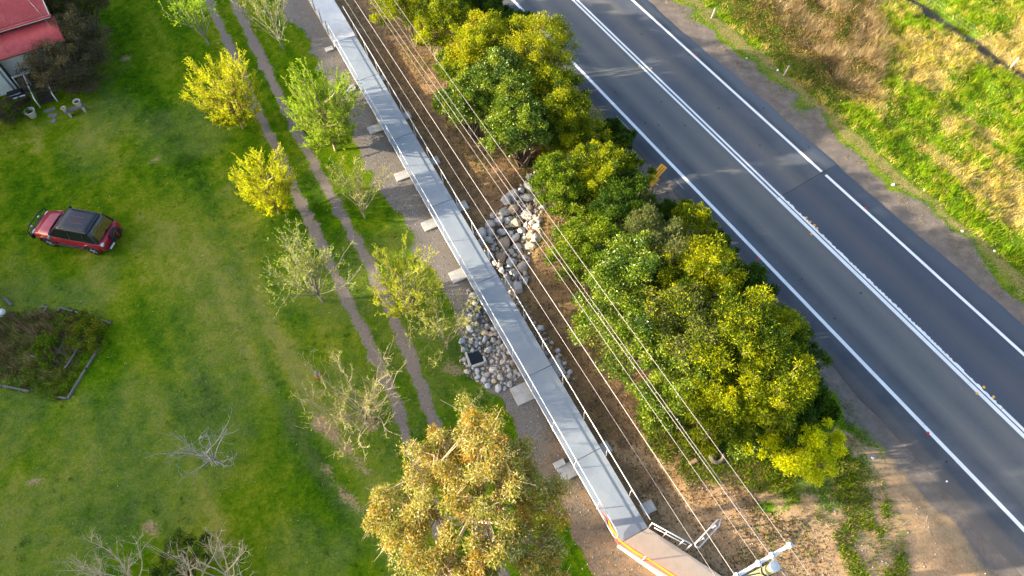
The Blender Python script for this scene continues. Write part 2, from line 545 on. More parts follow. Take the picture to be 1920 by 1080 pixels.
def ground_mat():
    m, nt, out = new_mat('ground')
    v = coords(nt)
    A = N(nt, 'ShaderNodeSeparateColor'); lk(nt, N(nt, 'ShaderNodeAttribute', attribute_name='mask_a').outputs[0], A.inputs[0])
    B = N(nt, 'ShaderNodeSeparateColor'); lk(nt, N(nt, 'ShaderNodeAttribute', attribute_name='mask_b').outputs[0], B.inputs[0])
    C = N(nt, 'ShaderNodeSeparateColor'); lk(nt, N(nt, 'ShaderNodeAttribute', attribute_name='mask_c').outputs[0], C.inputs[0])
    nL = tex_noise(nt, v, 0.35, 5, 0.65, 0.4)
    nM = tex_noise(nt, v, 1.6, 5, 0.65)
    nS = tex_noise(nt, v, 9.0, 4, 0.7)
    nF = tex_noise(nt, v, 34.0, 3, 0.7)
    nP = ramp(nt, tex_noise(nt, v, 4.5, 5, 0.75), [(0.33, 0.0), (0.67, 1.0)])
    vor = N(nt, 'ShaderNodeTexVoronoi'); vor.inputs['Scale'].default_value = 27; lk(nt, v, vor.inputs['Vector'])
    def edge(s, amt=0.9):
        e = mth(nt, 'ADD', s, mth(nt, 'MULTIPLY', mth(nt, 'SUBTRACT', nS, 0.5), amt))
        e = mth(nt, 'ADD', e, mth(nt, 'MULTIPLY', mth(nt, 'SUBTRACT', nF, 0.5), amt * 0.5))
        return ramp(nt, e, [(0.36, 0.0), (0.64, 1.0)])
    tone = N(nt, 'ShaderNodeAttribute', attribute_name='mask_d').outputs['Fac']
    f1 = mth(nt, 'ADD', mth(nt, 'MULTIPLY', tone, 0.66), mth(nt, 'ADD', mth(nt, 'MULTIPLY', nP, 0.26), mth(nt, 'MULTIPLY', nF, 0.10)))
    lawn = ramp(nt, f1, [(0.22, (0.012, 0.055, 0.0005)), (0.38, (0.042, 0.116, 0.001)), (0.52, (0.092, 0.166, 0.002)), (0.66, (0.170, 0.215, 0.007)), (0.82, (0.28, 0.265, 0.045))])
    lawn = mix(nt, mth(nt, 'MULTIPLY', ramp(nt, nF, [(0.45, 0.0), (0.75, 1.0)]), 0.35), lawn, (0.14, 0.17, 0.012))
    worn = ramp(nt, nS, [(0.3, (0.10, 0.14, 0.035)), (0.7, (0.22, 0.22, 0.085))])
    c = mix(nt, mth(nt, 'MULTIPLY', C.outputs[0], ramp(nt, nM, [(0.3, 0.25), (0.7, 1.0)])), lawn, worn)
    soil = ramp(nt, mth(nt, 'ADD', mth(nt, 'MULTIPLY', nM, 0.6), mth(nt, 'MULTIPLY', nS, 0.4)), [(0.3, (0.085, 0.057, 0.034)), (0.46, (0.17, 0.112, 0.064)), (0.58, (0.30, 0.18, 0.085)), (0.70, (0.17, 0.135, 0.05))])
    soil = mix(nt, ramp(nt, nF, [(0.55, 0.0), (0.7, 0.5)]), soil, (0.30, 0.22, 0.14))
    c = mix(nt, edge(A.outputs[2]), c, soil)
    dirt = ramp(nt, mth(nt, 'ADD', mth(nt, 'MULTIPLY', nM, 0.5), mth(nt, 'MULTIPLY', nS, 0.5)), [(0.3, (0.20, 0.13, 0.08)), (0.5, (0.36, 0.235, 0.13)), (0.7, (0.48, 0.33, 0.19))])
    c = mix(nt, edge(B.outputs[0], 1.1), c, dirt)
    grav = ramp(nt, vor.outputs['Distance'], [(0.0, (0.30, 0.28, 0.26)), (0.5, (0.20, 0.175, 0.155)), (0.9, (0.11, 0.095, 0.08))])
    grav = mix(nt, ramp(nt, nM, [(0.42, 0.0), (0.66, 0.6)]), grav, (0.19, 0.15, 0.115))
    grav = mix(nt, ramp(nt, nF, [(0.62, 0.0), (0.74, 0.8)]), grav, (0.50, 0.47, 0.44))
    c = mix(nt, edge(A.outputs[1]), c, grav)
    trk = ramp(nt, mth(nt, 'ADD', mth(nt, 'MULTIPLY', nS, 0.5), mth(nt, 'MULTIPLY', nF, 0.5)), [(0.3, (0.13, 0.10, 0.085)), (0.7, (0.31, 0.255, 0.215))])
    c = mix(nt, edge(A.outputs[0], 1.0), c, trk)
    dry = ramp(nt, mth(nt, 'ADD', mth(nt, 'MULTIPLY', nS, 0.55), mth(nt, 'MULTIPLY', nF, 0.45)), [(0.3, (0.11, 0.10, 0.03)), (0.5, (0.24, 0.19, 0.07)), (0.7, (0.40, 0.31, 0.15))])
    c = mix(nt, edge(B.outputs[1]), c, dry)
    lush = ramp(nt, mth(nt, 'ADD', mth(nt, 'MULTIPLY', nS, 0.55), mth(nt, 'MULTIPLY', nF, 0.45)), [(0.3, (0.03, 0.07, 0.006)), (0.55, (0.10, 0.17, 0.014)), (0.75, (0.20, 0.24, 0.03))])
    c = mix(nt, edge(B.outputs[2]), c, lush)
    sh = ramp(nt, mth(nt, 'ADD', mth(nt, 'MULTIPLY', nM, 0.5), mth(nt, 'MULTIPLY', nF, 0.5)), [(0.32, (0.10, 0.085, 0.078)), (0.52, (0.17, 0.14, 0.12)), (0.7, (0.28, 0.23, 0.185))])
    c = mix(nt, edge(C.outputs[1], 0.8), c, sh)
    c = mix(nt, edge(C.outputs[2], 0.6), c, ramp(nt, nS, [(0.3, (0.045, 0.04, 0.036)), (0.7, (0.12, 0.105, 0.09))]))
    bmp = mth(nt, 'ADD', mth(nt, 'MULTIPLY', nS, 0.6), mth(nt, 'MULTIPLY', nF, 0.4))
    principled(nt, out, c, 0.95, 0, 0.03, bump=bmp, bstr=0.7, bdist=0.05)
    return m

M['ground'] = ground_mat()
ground = link('ground', np_mesh('ground', np.stack([x, y, z], 1), F, M['ground'], {'mask_a': colA, 'mask_b': colB, 'mask_c': colC, 'mask_d': colD}, smooth=True))
tag(ground, kind='structure')

# ------------------------------------------------------------------ road
def asphalt_mat():
    m, nt, out = new_mat('asphalt')
    v = coords(nt)
    sx = N(nt, 'ShaderNodeSeparateXYZ'); lk(nt, v, sx.inputs[0])
    a, b = sx.outputs[0], sx.outputs[1]
    st = N(nt, 'ShaderNodeMapping'); st.inputs['Scale'].default_value = (0.09, 1.0, 1.0); lk(nt, v, st.inputs['Vector'])
    nst = tex_noise(nt, st.outputs[0], 1.5, 4, 0.6)
    nM = tex_noise(nt, v, 0.5, 5, 0.6)
    nF = tex_noise(nt, v, 26, 3, 0.7)
    nG = tex_noise(nt, v, 90, 2, 0.6)
    bb = mth(nt, 'ADD', b, mth(nt, 'MULTIPLY', mth(nt, 'SUBTRACT', nst, 0.5), 0.35))
    t = mth(nt, 'DIVIDE', mth(nt, 'SUBTRACT', bb, 20.0), 11.0)
    def P(bv): return (bv - 20.0) / 11.0
    k = ramp(nt, t, [(P(20.4), (0.085, 0.078, 0.074)), (P(21.2), (0.090, 0.086, 0.086)), (P(21.45), (0.055, 0.063, 0.079)), (P(21.95), (0.059, 0.067, 0.083)), (P(22.3), (0.092, 0.104, 0.130)),
                     (P(22.9), (0.068, 0.076, 0.090)), (P(23.6), (0.150, 0.146, 0.142)), (P(24.4), (0.098, 0.104, 0.112)), (P(25.2), (0.140, 0.137, 0.134)),
                     (P(26.3), (0.073, 0.085, 0.113)), (P(27.3), (0.125, 0.120, 0.118)), (P(28.2), (0.062, 0.072, 0.090)), (P(28.9), (0.076, 0.089, 0.116)),
                     (P(29.45), (0.053, 0.063, 0.081)), (P(29.75), (0.091, 0.104, 0.128)), (P(30.4), (0.123, 0.132, 0.152))])
    k2 = mix(nt, ramp(nt, nM, [(0.42, 0.0), (0.75, 0.5)]), k, (0.140, 0.136, 0.132))
    # the newer, darker seal in the far lane begins at a straight joint
    new = mth(nt, 'MULTIPLY', mth(nt, 'GREATER_THAN', a, -12.9), mth(nt, 'GREATER_THAN', b, 25.83))
    k2 = mix(nt, mth(nt, 'MULTIPLY', new, 0.55), k2, (0.045, 0.058, 0.085))
    g = ramp(nt, mth(nt, 'ADD', mth(nt, 'MULTIPLY', nF, 0.5), mth(nt, 'MULTIPLY', nG, 0.5)), [(0.3, 0.72), (0.7, 1.28)])
    c = mix(nt, 1.0, k2, g, 'MULTIPLY')
    # dark spots of bitumen and crack near the edge
    vs = N(nt, 'ShaderNodeTexVoronoi'); vs.inputs['Scale'].default_value = 0.9; lk(nt, v, vs.inputs['Vector'])
    c = mix(nt, ramp(nt, vs.outputs['Distance'], [(0.045, 0.75), (0.065, 0.0)]), c, (0.02, 0.02, 0.022))
    jc = mth(nt, 'MULTIPLY', mth(nt, 'LESS_THAN', mth(nt, 'ABSOLUTE', mth(nt, 'ADD', a, mth(nt, 'ADD', 12.9, mth(nt, 'MULTIPLY', nM, 0.12)))), 0.035), mth(nt, 'GREATER_THAN', b, 25.9))
    c = mix(nt, mth(nt, 'MULTIPLY', jc, 0.7), c, (0.025, 0.025, 0.027))
    principled(nt, out, c, 0.85, 0, 0.25, bump=nG, bstr=0.35, bdist=0.01)
    return m

M['asphalt'] = asphalt_mat()
av = np.concatenate([np.linspace(-400, -60, 8), np.arange(-58, 32, 0.4), np.linspace(34, 400, 8)])
def edge_b(side):
    if side < 0:
        wide = 0.75 * sstep(-40, 6, av) + 0.2
        return 21.55 - wide + 0.55 * (fbm(av, av * 0 + 3, 3.0, 90, 4) - 0.5)
    return 30.15 + 0.45 * sstep(-30, 0, av) + 0.5 * (fbm(av, av * 0 + 9, 3.0, 94, 4) - 0.5)
bl, br = edge_b(-1), edge_b(1)
rows = []
for t in np.linspace(0, 1, 9):
    rows.append(np.stack([av, bl * (1 - t) + br * t, np.full_like(av, 0.012) + 0.0 * av], 1))
rows[0][:, 2] = -0.028; rows[-1][:, 2] = -0.028
rows.insert(1, rows[0] + [0, 0.06, 0.038]); rows.insert(-1, rows[-1] + [0, -0.06, 0.038])
V = np.concatenate(rows)
ii = np.arange(len(V)).reshape(len(rows), len(av))
F = np.stack([ii[:-1, :-1].ravel(), ii[:-1, 1:].ravel(), ii[1:, 1:].ravel(), ii[1:, :-1].ravel()], 1)
road = link('road', np_mesh('road', V, F, M['asphalt'], smooth=False))
road.rotation_euler = (0, 0, RA)
tag(road, kind='structure')

M['faded'] = simple_mat('faded_paint', (0.24, 0.24, 0.25), .8, var=.3, scale=12)
def paint_mat():
    m, nt, out = new_mat('road_paint')
    v = coords(nt)
    n = tex_noise(nt, v, 22, 4, 0.7)
    n2 = tex_noise(nt, v, 1.2, 4, 0.6)
    c = ramp(nt, mth(nt, 'ADD', mth(nt, 'MULTIPLY', n, 0.6), mth(nt, 'MULTIPLY', n2, 0.4)), [(0.30, (0.36, 0.36, 0.37)), (0.42, (0.72, 0.72, 0.72)), (0.7, (0.85, 0.85, 0.85))])
    principled(nt, out, c, 0.7, 0, 0.3)
    return m
M['paint'] = paint_mat()

def line_mesh(name, a0, a1, b, w, rag0=0.0, rag1=0.0, step=0.3, seed=1, parent=road, mat='paint'):
    r = np.random.default_rng(seed)
    aa = np.arange(a0, a1 + step, step)
    if aa[-1] > a1: aa[-1] = a1
    j = 0.03 * (fbm(aa, aa * 0, 6.0, 120 + seed, 2) - 0.5)
    l = b - w / 2 + j - rag0 * r.random(len(aa)) - 0.006 * r.random(len(aa))
    h = b + w / 2 + j + rag1 * (r.random(len(aa)) > 0.45) * (0.4 + 0.6 * r.random(len(aa))) + 0.006 * r.random(len(aa))
    z1 = np.full_like(aa, 0.0165)
    V = np.concatenate([np.stack([aa, l, z1], 1), np.stack([aa, h, z1], 1)])
    n = len(aa)
    k = np.arange(n - 1)
    F = np.stack([k, k + 1, k + 1 + n, k + n], 1)
    return link(name, np_mesh(name, V, F, M[mat]), parent)

line_mesh('edge_line', -300, 300, 22.16, 0.19, seed=1)
line_mesh('edge_line', -300, -13.05, 29.22, 0.17, seed=2)
line_mesh('edge_line', -12.75, 300, 29.24, 0.17, seed=3)
line_mesh('centre_line', -300, -13.0, 25.70, 0.14, seed=4)
line_mesh('centre_line', -300, -13.0, 25.96, 0.13, seed=5)
line_mesh('centre_line', -12.98, 300, 25.70, 0.20, seed=6)
line_mesh('centre_line', -12.98, 2.0, 25.94, 0.11, rag1=0.075, step=0.09, seed=7)
line_mesh('centre_line', 2.02, 300, 25.96, 0.15, seed=8)
for (a0, a1, b, w) in [(-22.9, -21.4, 21.74, 0.03), (-16.9, -16.3, 21.62, 0.04), (-14.9, -14.3, 21.62, 0.03)]:
    line_mesh('faded_line', a0, a1, b, w, rag0=0.03, rag1=0.02, step=0.1, seed=int(-a0), mat='faded')

def road_ab(px, py):
    g = G(px, py, 0.012)
    return g.x * RD[0] + g.y * RD[1], g.x * RN[0] + g.y * RN[1]

def marker(px, py, mat, label, group):
    a, b = road_ab(px, py)
    mb = MB()
    mb.loft([[(-0.06, -0.06, 0), (0.06, -0.06, 0), (0.06, 0.06, 0), (-0.06, 0.06, 0)], [(-0.035, -0.055, 0.022), (0.035, -0.055, 0.022), (0.035, 0.055, 0.022), (-0.035, 0.055, 0.022)]])
    o = mb.build('road_marker', mat)
    o.location = road_pt(a, b, 0.013)
    o.rotation_euler = (0, 0, RA)
    tag(o, label, 'road marker', group)
for (q, mt, lab, gp) in [
    ((1118, 168), 'red', 'small red marker by the tree side edge line, beside the upper trees', 'red markers'), ((1421, 485), 'red', 'small red marker by the tree side edge line, beside the middle of the belt', 'red markers'),
    ((1740, 812), 'red', 'small red marker by the tree side edge line, below the end of the belt', 'red markers'), ((1305, 103), 'red', 'small red marker by the field side edge line, above the seal joint', 'red markers'),
    ((1622, 390), 'red', 'small red marker by the field side edge line, below the seal joint', 'red markers'),
    ((1199, 125), 'yellow', 'small yellow marker left of the double line near the top', 'yellow markers'), ((1221, 128), 'yellow', 'small yellow marker right of the double line near the top', 'yellow markers'),
    ((1512, 408), 'yellow', 'first yellow marker from the top where the centre line is ragged', 'yellow markers'), ((1519, 416), 'yellow', 'second yellow marker from the top where the centre line is ragged', 'yellow markers'),
    ((1532, 428), 'yellow', 'yellow marker farthest right where the centre line is ragged', 'yellow markers'), ((1521, 439), 'yellow', 'yellow marker left of the ragged part of the double line', 'yellow markers'), ((1527, 422), 'yellow', 'third yellow marker from the top where the centre line is ragged', 'yellow markers'),
    ((1832, 738), 'yellow', 'yellow marker left of the double line near the right edge', 'yellow markers'), ((1845, 726), 'yellow', 'upper yellow marker right of the double line near the right edge', 'yellow markers'), ((1863, 744), 'yellow', 'lower yellow marker right of the double line near the right edge', 'yellow markers')]:
    marker(*q, M[mt + '_reflector'], lab, gp)

# ------------------------------------------------------------------ paths and boardwalk
def deck_mat(name, base, warm):
    m, nt, out = new_mat(name)
    v = coords(nt)
    nL = tex_noise(nt, v, 0.6, 5, 0.65)
    nM = tex_noise(nt, v, 3.5, 5, 0.65)
    nF = tex_noise(nt, v, 60, 2, 0.6)
    st = N(nt, 'ShaderNodeMapping'); st.inputs['Scale'].default_value = (6.0, 0.35, 1.0); lk(nt, v, st.inputs['Vector'])
    ns = tex_noise(nt, st.outputs[0], 8, 3)
    f = mth(nt, 'ADD', mth(nt, 'MULTIPLY', nL, 0.5), mth(nt, 'ADD', mth(nt, 'MULTIPLY', nM, 0.3), mth(nt, 'MULTIPLY', ns, 0.2)))
    c = ramp(nt, f, [(0.30, tuple(k * 0.78 for k in base)), (0.5, base), (0.68, tuple(k * 1.12 for k in base))])
    c = mix(nt, ramp(nt, nL, [(0.52, 0.0), (0.72, 0.75)]), c, warm)
    vs = N(nt, 'ShaderNodeTexVoronoi'); vs.inputs['Scale'].default_value = 1.7; lk(nt, v, vs.inputs['Vector'])
    c = mix(nt, ramp(nt, vs.outputs['Distance'], [(0.03, 0.6), (0.05, 0.0)]), c, (0.08, 0.075, 0.07))
    inf = N(nt, 'ShaderNodeObjectInfo')
    c = mix(nt, 1.0, c, ramp(nt, inf.outputs['Random'], [(0, 0.93), (1, 1.05)]), 'MULTIPLY')
    principled(nt, out, c, 0.75, 0, 0.3, bump=nF, bstr=0.2, bdist=0.006)
    return m
M['deck'] = deck_mat('deck_concrete', (0.255, 0.293, 0.343), (0.315, 0.318, 0.32))
M['path'] = deck_mat('path_concrete', (0.66, 0.53, 0.40), (0.54, 0.42, 0.30))
M['path_far'] = deck_mat('far_path_concrete', (0.60, 0.595, 0.59), (0.44, 0.36, 0.30))

DZ = 0.45
BL, BR = 6.60, 8.10
bw = empty('boardwalk', walk_pt(-20.7, 7.35, 0), PA, 'long grey concrete boardwalk raised on pads, running diagonally past the trees', 'boardwalk')
def W(a, b, z=0.0):           # boardwalk coordinates -> local to the boardwalk empty
    return Vector((a + 20.7, b - 7.35, z))
A0, A1 = -38.3, -3.1
joints = [A0, -34.2, -28.6, -23.0, -17.4, -11.6, -7.0, A1]
for a0, a1 in zip(joints[:-1], joints[1:]):
    mb = MB()
    mb.box((0, 0, -0.03), (a1 - a0 - 0.022, BR - BL, 0.06))
    o = mb.build('deck_panel', M['deck'], bw, bevel=0.008)
    o.location = W((a0 + a1) / 2, (BL + BR) / 2, DZ)
for b in (BL + 0.38, BR - 0.38):
    mb = MB()
    mb.box((0, 0, 0), (A1 - A0 - 0.1, 0.12, 0.14))
    o = mb.build('edge_beam', M['grey_steel'], bw, bevel=0.006)
    o.location = W((A0 + A1) / 2, b, DZ - 0.132)

def footing(px, py, w, l, dz=0.0, two=False):
    g = G(px, py, 0.12)
    a = g.x * PD[0] + g.y * PD[1]
    b = g.x * PN[0] + g.y * PN[1]
    h = hz1(g.x, g.y)
    mb = MB()
    mb.box((0, 0, 0), (l, w, 0.36))
    o = mb.build('footing', M['concrete'], bw, bevel=0.012)
    o.location = W(a, b, h - 0.09 + dz)
    o.rotation_euler = (0, 0, random.uniform(-0.04, 0.04))
for (px, py, w, l) in [(617, 90, .5, .4), (655, 165, .75, .55), (703, 240, .85, .6), (755, 327, .9, .6), (807, 419, .9, .65), (860, 514, .9, .7), (984, 735, 1.15, .95), (1066, 882, .9, .7),
                       (715, 145, .55, .5), (758, 216, .75, .55), (812, 300, .7, .55), (864, 385, .75, .6), (1042, 690, .7, .9), (1133, 840, .6, .55), (1216, 950, .6, .5)]:
    footing(px, py, w, l)
mb = MB(); mb.box((0, 0, 0), (0.28, 0.5, 0.2)); o = mb.build('footing', M['concrete'], bw, bevel=0.01); g = G(1049, 870, 0.1); o.location = W(g.x * PD[0] + g.y * PD[1], g.x * PN[0] + g.y * PN[1], 0.1)

# concrete path on the ground at either end
far = MB()
far.prism([(-70, BL + 0.02), (-50, BL), (A0 - 0.015, BL), (A0 - 0.015, BR), (-50, BR - 0.05), (-70, BR)], -0.05, DZ - 0.006)
o = far.build('path', M['path_far']); o.rotation_euler = (0, 0, PA); tag(o, kind='structure')
pl = [walk_pt(A1 + 0.015, BL, 0), walk_pt(A1 + 0.015, BR, 0), G(1362, 1086, .42), G(1560, 1260, .42), G(1420, 1300, .42), G(1250, 1086, .42)]
nearp = MB()
nearp.prism([(p.x, p.y) for p in pl], -0.05, DZ - 0.006)
o = nearp.build('path', M['path'], bevel=0.01); tag(o, kind='structure')

# railings
def wp(a, b, z):
    return walk_pt(a, b, z)
rl = empty('railing', wp(-20, BL + .05, DZ), 0, 'white steel railing along the lawn side of the boardwalk', 'railing')
def rel(root, pts):
    return [Vector(p) - Vector(root.location) for p in pts]
RB = BL - 0.06
top, low = DZ + 1.38, DZ + 0.36
ARL0, ARL1 = -38.6, -3.55
tp = [wp(a, RB, top) for a in np.linspace(ARL0, ARL1, 30)]
lw = [wp(a, RB, low) for a in np.linspace(ARL1, ARL0, 30)]
def loop_end(a, s):
    c = []
    for k in range(1, 8):
        t = math.pi / 2 * (1 - 2 * k / 8.0)
        c.append(wp(a + s * 0.30 * math.cos(t), RB, (top + low) / 2 + (top - low) / 2 * math.sin(t)))
    return c
MB().tube(rel(rl, tp + loop_end(ARL1, 1) + lw), 0.019, 8).build('rail', M['galv'], rl, smooth=True)
for k in range(19):
    a = -39.0 + 0.75 + k * 1.97
    if a > ARL1 + 0.1: break
    mb = MB()
    mb.tube(rel(rl, [wp(a, BL - 0.03, DZ - 0.10), wp(a, BL - 0.04, DZ + 0.1), wp(a, RB - 0.02, DZ + 0.3), wp(a, RB, DZ + 0.6), wp(a, RB, top)]), 0.017, 6)
    mb.build('post', M['galv'], rl, smooth=True)
for a in (-39.3, -40.6, -42.0):
    mb = MB(); mb.tube(rel(rl, [wp(a, BL - 0.03, DZ - 0.1), wp(a, BL - 0.03, DZ + 1.0)]), 0.03, 6); mb.build('post', M['grey_steel'], rl, smooth=True)

rr = empty('railing', wp(-20, BR - .05, DZ), 0, 'white steel railing along the tree side of the boardwalk', 'railing')
RB2 = BR - 0.03
MB().tube(rel(rr, [wp(a, RB2, DZ + 1.1) for a in np.linspace(-40.0, -3.2, 30)]), 0.024, 8).build('rail', M['galv'], rr, smooth=True)
for k in range(19):
    a = -38.1 + k * 1.97
    if a > -3.2: break
    mb = MB()
    mb.tube(rel(rr, [wp(a, BR + 0.03, DZ - 0.14), wp(a, BR + 0.03, DZ + 0.12), wp(a, RB2, DZ + 0.5), wp(a, RB2, DZ + 1.1)]), 0.018, 6)
    mb.build('post', M['galv'], rr, smooth=True)

# railing that turns along the near path, then a loop panel standing off into the dirt
zr = 1.0 + DZ
e0, e1 = wp(-3.1, RB2, zr), G(1298, 1021, zr)
bend = empty('railing', (e0.x, e0.y, DZ), 0, 'short bent steel railing beside the pale path, turning away from the boardwalk', 'railing')
MB().tube(rel(bend, [e0, e1]), 0.03, 8).build('rail', M['galv'], bend, smooth=True)
MB().tube(rel(bend, [e0.lerp(e1, .12) - Vector((0, 0, .45)), e0.lerp(e1, .92) - Vector((0, 0, .45))]), 0.022, 6).build('rail', M['galv'], bend, smooth=True)
for t in (0.02, 0.4, 0.8, 0.99):
    p = e0.lerp(e1, t)
    MB().tube(rel(bend, [Vector((p.x, p.y, hz1(p.x, p.y) - 0.1)), p]), 0.026, 6).build('post', M['galv'], bend, smooth=True)
p1, p2 = G(1303, 1020, zr), G(1349, 971, zr)
loopp = empty('barrier_rail', (p1.x, p1.y, 0), 0, 'narrow looped steel barrier standing out over the bare dirt', 'barrier rail')
d = (p2 - p1).normalized()
dz = Vector((d.y, -d.x, 0)) * -0.20 + Vector((0, 0, 0.12))
MB().tube(rel(loopp, [p1, p1.lerp(p2, .5), p2 - d * .12, p2 - dz * .35 + d * 0.02, p2 - dz - d * .22, p1.lerp(p2, .5) - dz, p1 - dz + d * .05, p1 - dz * 0.4 - d * 0.03, p1]), 0.03, 8).build('rail', M['galv'], loopp, smooth=True)
for t in (0.3, 0.78):
    p = p1.lerp(p2, t)
    MB().tube(rel(loopp, [Vector((p.x, p.y, hz1(p.x, p.y) - 0.1)), p - dz * .5]), 0.026, 6).build('post', M['galv'], loopp, smooth=True)
    MB().tube(rel(loopp, [p, p - dz]), 0.022, 6).build('strut', M['galv'], loopp, smooth=True)

# orange and yellow barrier banner tied to the end of the railing
def banner_mat():
    m, nt, out = new_mat('barrier_fabric')
    at = N(nt, 'ShaderNodeAttribute', attribute_name='tint').outputs['Color']
    n = tex_noise(nt, coords(nt), 40, 3)
    c = mix(nt, 1.0, at, ramp(nt, n, [(0.3, 0.85), (0.7, 1.1)]), 'MULTIPLY')
    p = principled(nt, None, c, 0.55, 0, 0.3)
    t = N(nt, 'ShaderNodeBsdfTranslucent'); lk(nt, c, t.inputs[0])
    ms = N(nt, 'ShaderNodeMixShader'); ms.inputs[0].default_value = 0.35
    lk(nt, p.outputs[0], ms.inputs[1]); lk(nt, t.outputs[0], ms.inputs[2])
    N_g = N(nt, 'ShaderNodeSeparateColor'); lk(nt, at, N_g.inputs[0])
    # woven mesh: the openings let light through
    tr = N(nt, 'ShaderNodeBsdfTransparent')
    m2 = N(nt, 'ShaderNodeMixShader'); lk(nt, ramp(nt, N_g.outputs[1], [(0.06, 0.36), (0.28, 0.06)]), m2.inputs[0])
    lk(nt, ms.outputs[0], m2.inputs[1]); lk(nt, tr.outputs[0], m2.inputs[2]); lk(nt, m2.outputs[0], out.inputs[0])
    return m
M['banner'] = banner_mat()
fpts = [wp(-4.55, RB + .02, 0), wp(-4.1, RB + .05, 0), wp(-3.6, RB + .02, 0), wp(-3.15, RB + 0.02, 0), G(1190, 1036, .9), G(1214, 1052, .9), G(1260, 1080, .9), G(1330, 1120, .9), G(1420, 1180, .9)]
htop = [0.55, 0.95, 1.0, 0.95, 0.95, 0.98, 0.93, 0.95, 0.95]
hb = [0.5, 0.35, 0.15, 0.08, 0.07, 0.06, 0.06, 0.06, 0.06]
VV, CC = [], []
sub = 5
for i in range(len(fpts) - 1):
    for s in range(sub + (i == len(fpts) - 2)):
        t = s / sub
        p = fpts[i].lerp(fpts[i + 1], t)
        h1, h0 = htop[i] * (1 - t) + htop[i + 1] * t, hb[i] * (1 - t) + hb[i + 1] * t
        w = 0.025 * math.sin((i * 5 + s) * .55)
        for f, c in ((0, (0.50, 0.028, 0.014)), (0.25, (0.55, 0.04, 0.02)), (0.44, (0.45, 0.03, 0.02)), (0.47, (0.62, 0.30, 0.008)), (0.84, (0.66, 0.36, 0.01)), (0.87, (0.42, 0.025, 0.015)), (1.0, (0.42, 0.025, 0.015))):
            VV.append((p.x + w * math.sin(f * 3), p.y + w * math.sin(f * 3), DZ + h0 + (h1 - h0) * f)); CC.append(c)
nr = 7
nc = len(VV) // nr
F = [(i * nr + k, (i + 1) * nr + k, (i + 1) * nr + k + 1, i * nr + k + 1) for i in range(nc - 1) for k in range(nr - 1)]
ban = empty('barrier_banner', (fpts[3].x, fpts[3].y, DZ), 0, 'red and yellow plastic barrier strip along the pale path edge', 'barrier')
me = np_mesh('fabric', np.array(VV) - np.array(ban.location), np.array(F), M['banner'], np.array(CC), smooth=True)
fo = link('fabric', me, ban)
for p in (G(1207, 1048, .9), G(1300, 1103, .9)):
    mb = MB(); mb.tube([Vector((p.x, p.y, DZ - 0.02)) - ban.location, Vector((p.x, p.y, DZ + 1.02)) - ban.location], 0.028, 6); mb.build('post', M['galv'], ban, smooth=True)
MB().beam(Vector(fpts[0]) + Vector((0, 0, DZ + .85)) - ban.location, Vector(fpts[0]) + Vector((0.05, 0.12, DZ + .95)) - ban.location, .03, .01).build('tie', M['red_reflector'], ban)

# ------------------------------------------------------------------ stormwater pit and rocks
g = G(892, 668, 0.0)
pit = empty('stormwater_pit', (g.x, g.y, hz1(g.x, g.y)), math.radians(20), 'open concrete drain pit with dark inside, among the small rocks', 'drain pit')
mb = MB()
for c, s in (((-0.48, 0.05, 0.02), (0.14, 0.95, 0.72)), ((0.0, -0.48, 0.02), (0.82, 0.14, 0.66)), ((0.48, -0.26, -0.02), (0.13, 0.5, 0.6))):
    mb.box(c, s)
mb.build('wall', M['concrete'], pit, bevel=0.015)
mb = MB(); mb.prism([(-0.41, -0.41), (0.42, -0.41), (0.44, 0.1), (0.1, 0.5), (-0.41, 0.5)], -0.02, 0.09)
mb.build('water', M['water_dark'], pit)
MB().box((0.1, 0.55, 0.03), (0.75, 0.08, 0.22)).build('grate_bar', M['grey_steel'], pit)
pit.scale = (.82, .82, .9)
PIT = (g.x, g.y)

def rock_mat():
    m, nt, out = new_mat('rock')
    v = coords(nt)
    inf = N(nt, 'ShaderNodeObjectInfo').outputs['Random']
    base = ramp(nt, inf, [(0.0, (0.48, 0.49, 0.51)), (0.25, (0.38, 0.37, 0.36)), (0.45, (0.60, 0.58, 0.56)), (0.62, (0.45, 0.35, 0.25)), (0.75, (0.52, 0.53, 0.55)), (0.86, (0.46, 0.28, 0.14)), (0.95, (0.56, 0.47, 0.36)), (1.0, (0.34, 0.28, 0.23))])
    n = tex_noise(nt, v, 2.2, 6, 0.7)
    n2 = tex_noise(nt, v, 9, 5, 0.7)
    c = mix(nt, 1.0, base, ramp(nt, n2, [(0.3, 0.62), (0.7, 1.25)]), 'MULTIPLY')
    c = mix(nt, ramp(nt, n, [(0.52, 0.0), (0.66, 0.55)]), c, (0.36, 0.22, 0.11))
    principled(nt, out, c, 0.9, 0, 0.2, bump=n2, bstr=0.5, bdist=0.05)
    return m
M['rock'] = rock_mat()

def rock_mesh(seed):
    bm = bmesh.new()
    bmesh.ops.create_icosphere(bm, subdivisions=2, radius=1.0)
    r = random.Random(seed)
    off = Vector((r.random() * 50, r.random() * 50, r.random() * 50))
    planes = [(Vector((r.gauss(0, 1), r.gauss(0, 1), r.gauss(0, 1))).normalized(), r.uniform(0.50, 0.82)) for _ in range(13)]
    sc = Vector((r.uniform(1.1, 1.55), r.uniform(0.9, 1.25), r.uniform(0.7, 1.0)))
    for v in bm.verts:
        for nrm, d in planes:
            k = v.co.dot(nrm)
            if k > d:
                v.co -= nrm * (k - d) * 0.97
        v.co *= 1 + 0.12 * mnoise.noise(v.co * 1.6 + off)
        v.co = Vector((v.co.x * sc.x, v.co.y * sc.y, v.co.z * sc.z))
    me = bpy.data.meshes.new('rock')
    bm.to_mesh(me)
    bm.free()
    me.materials.append(M['rock'])
    return me
ROCKS = [rock_mesh(s) for s in range(12)]

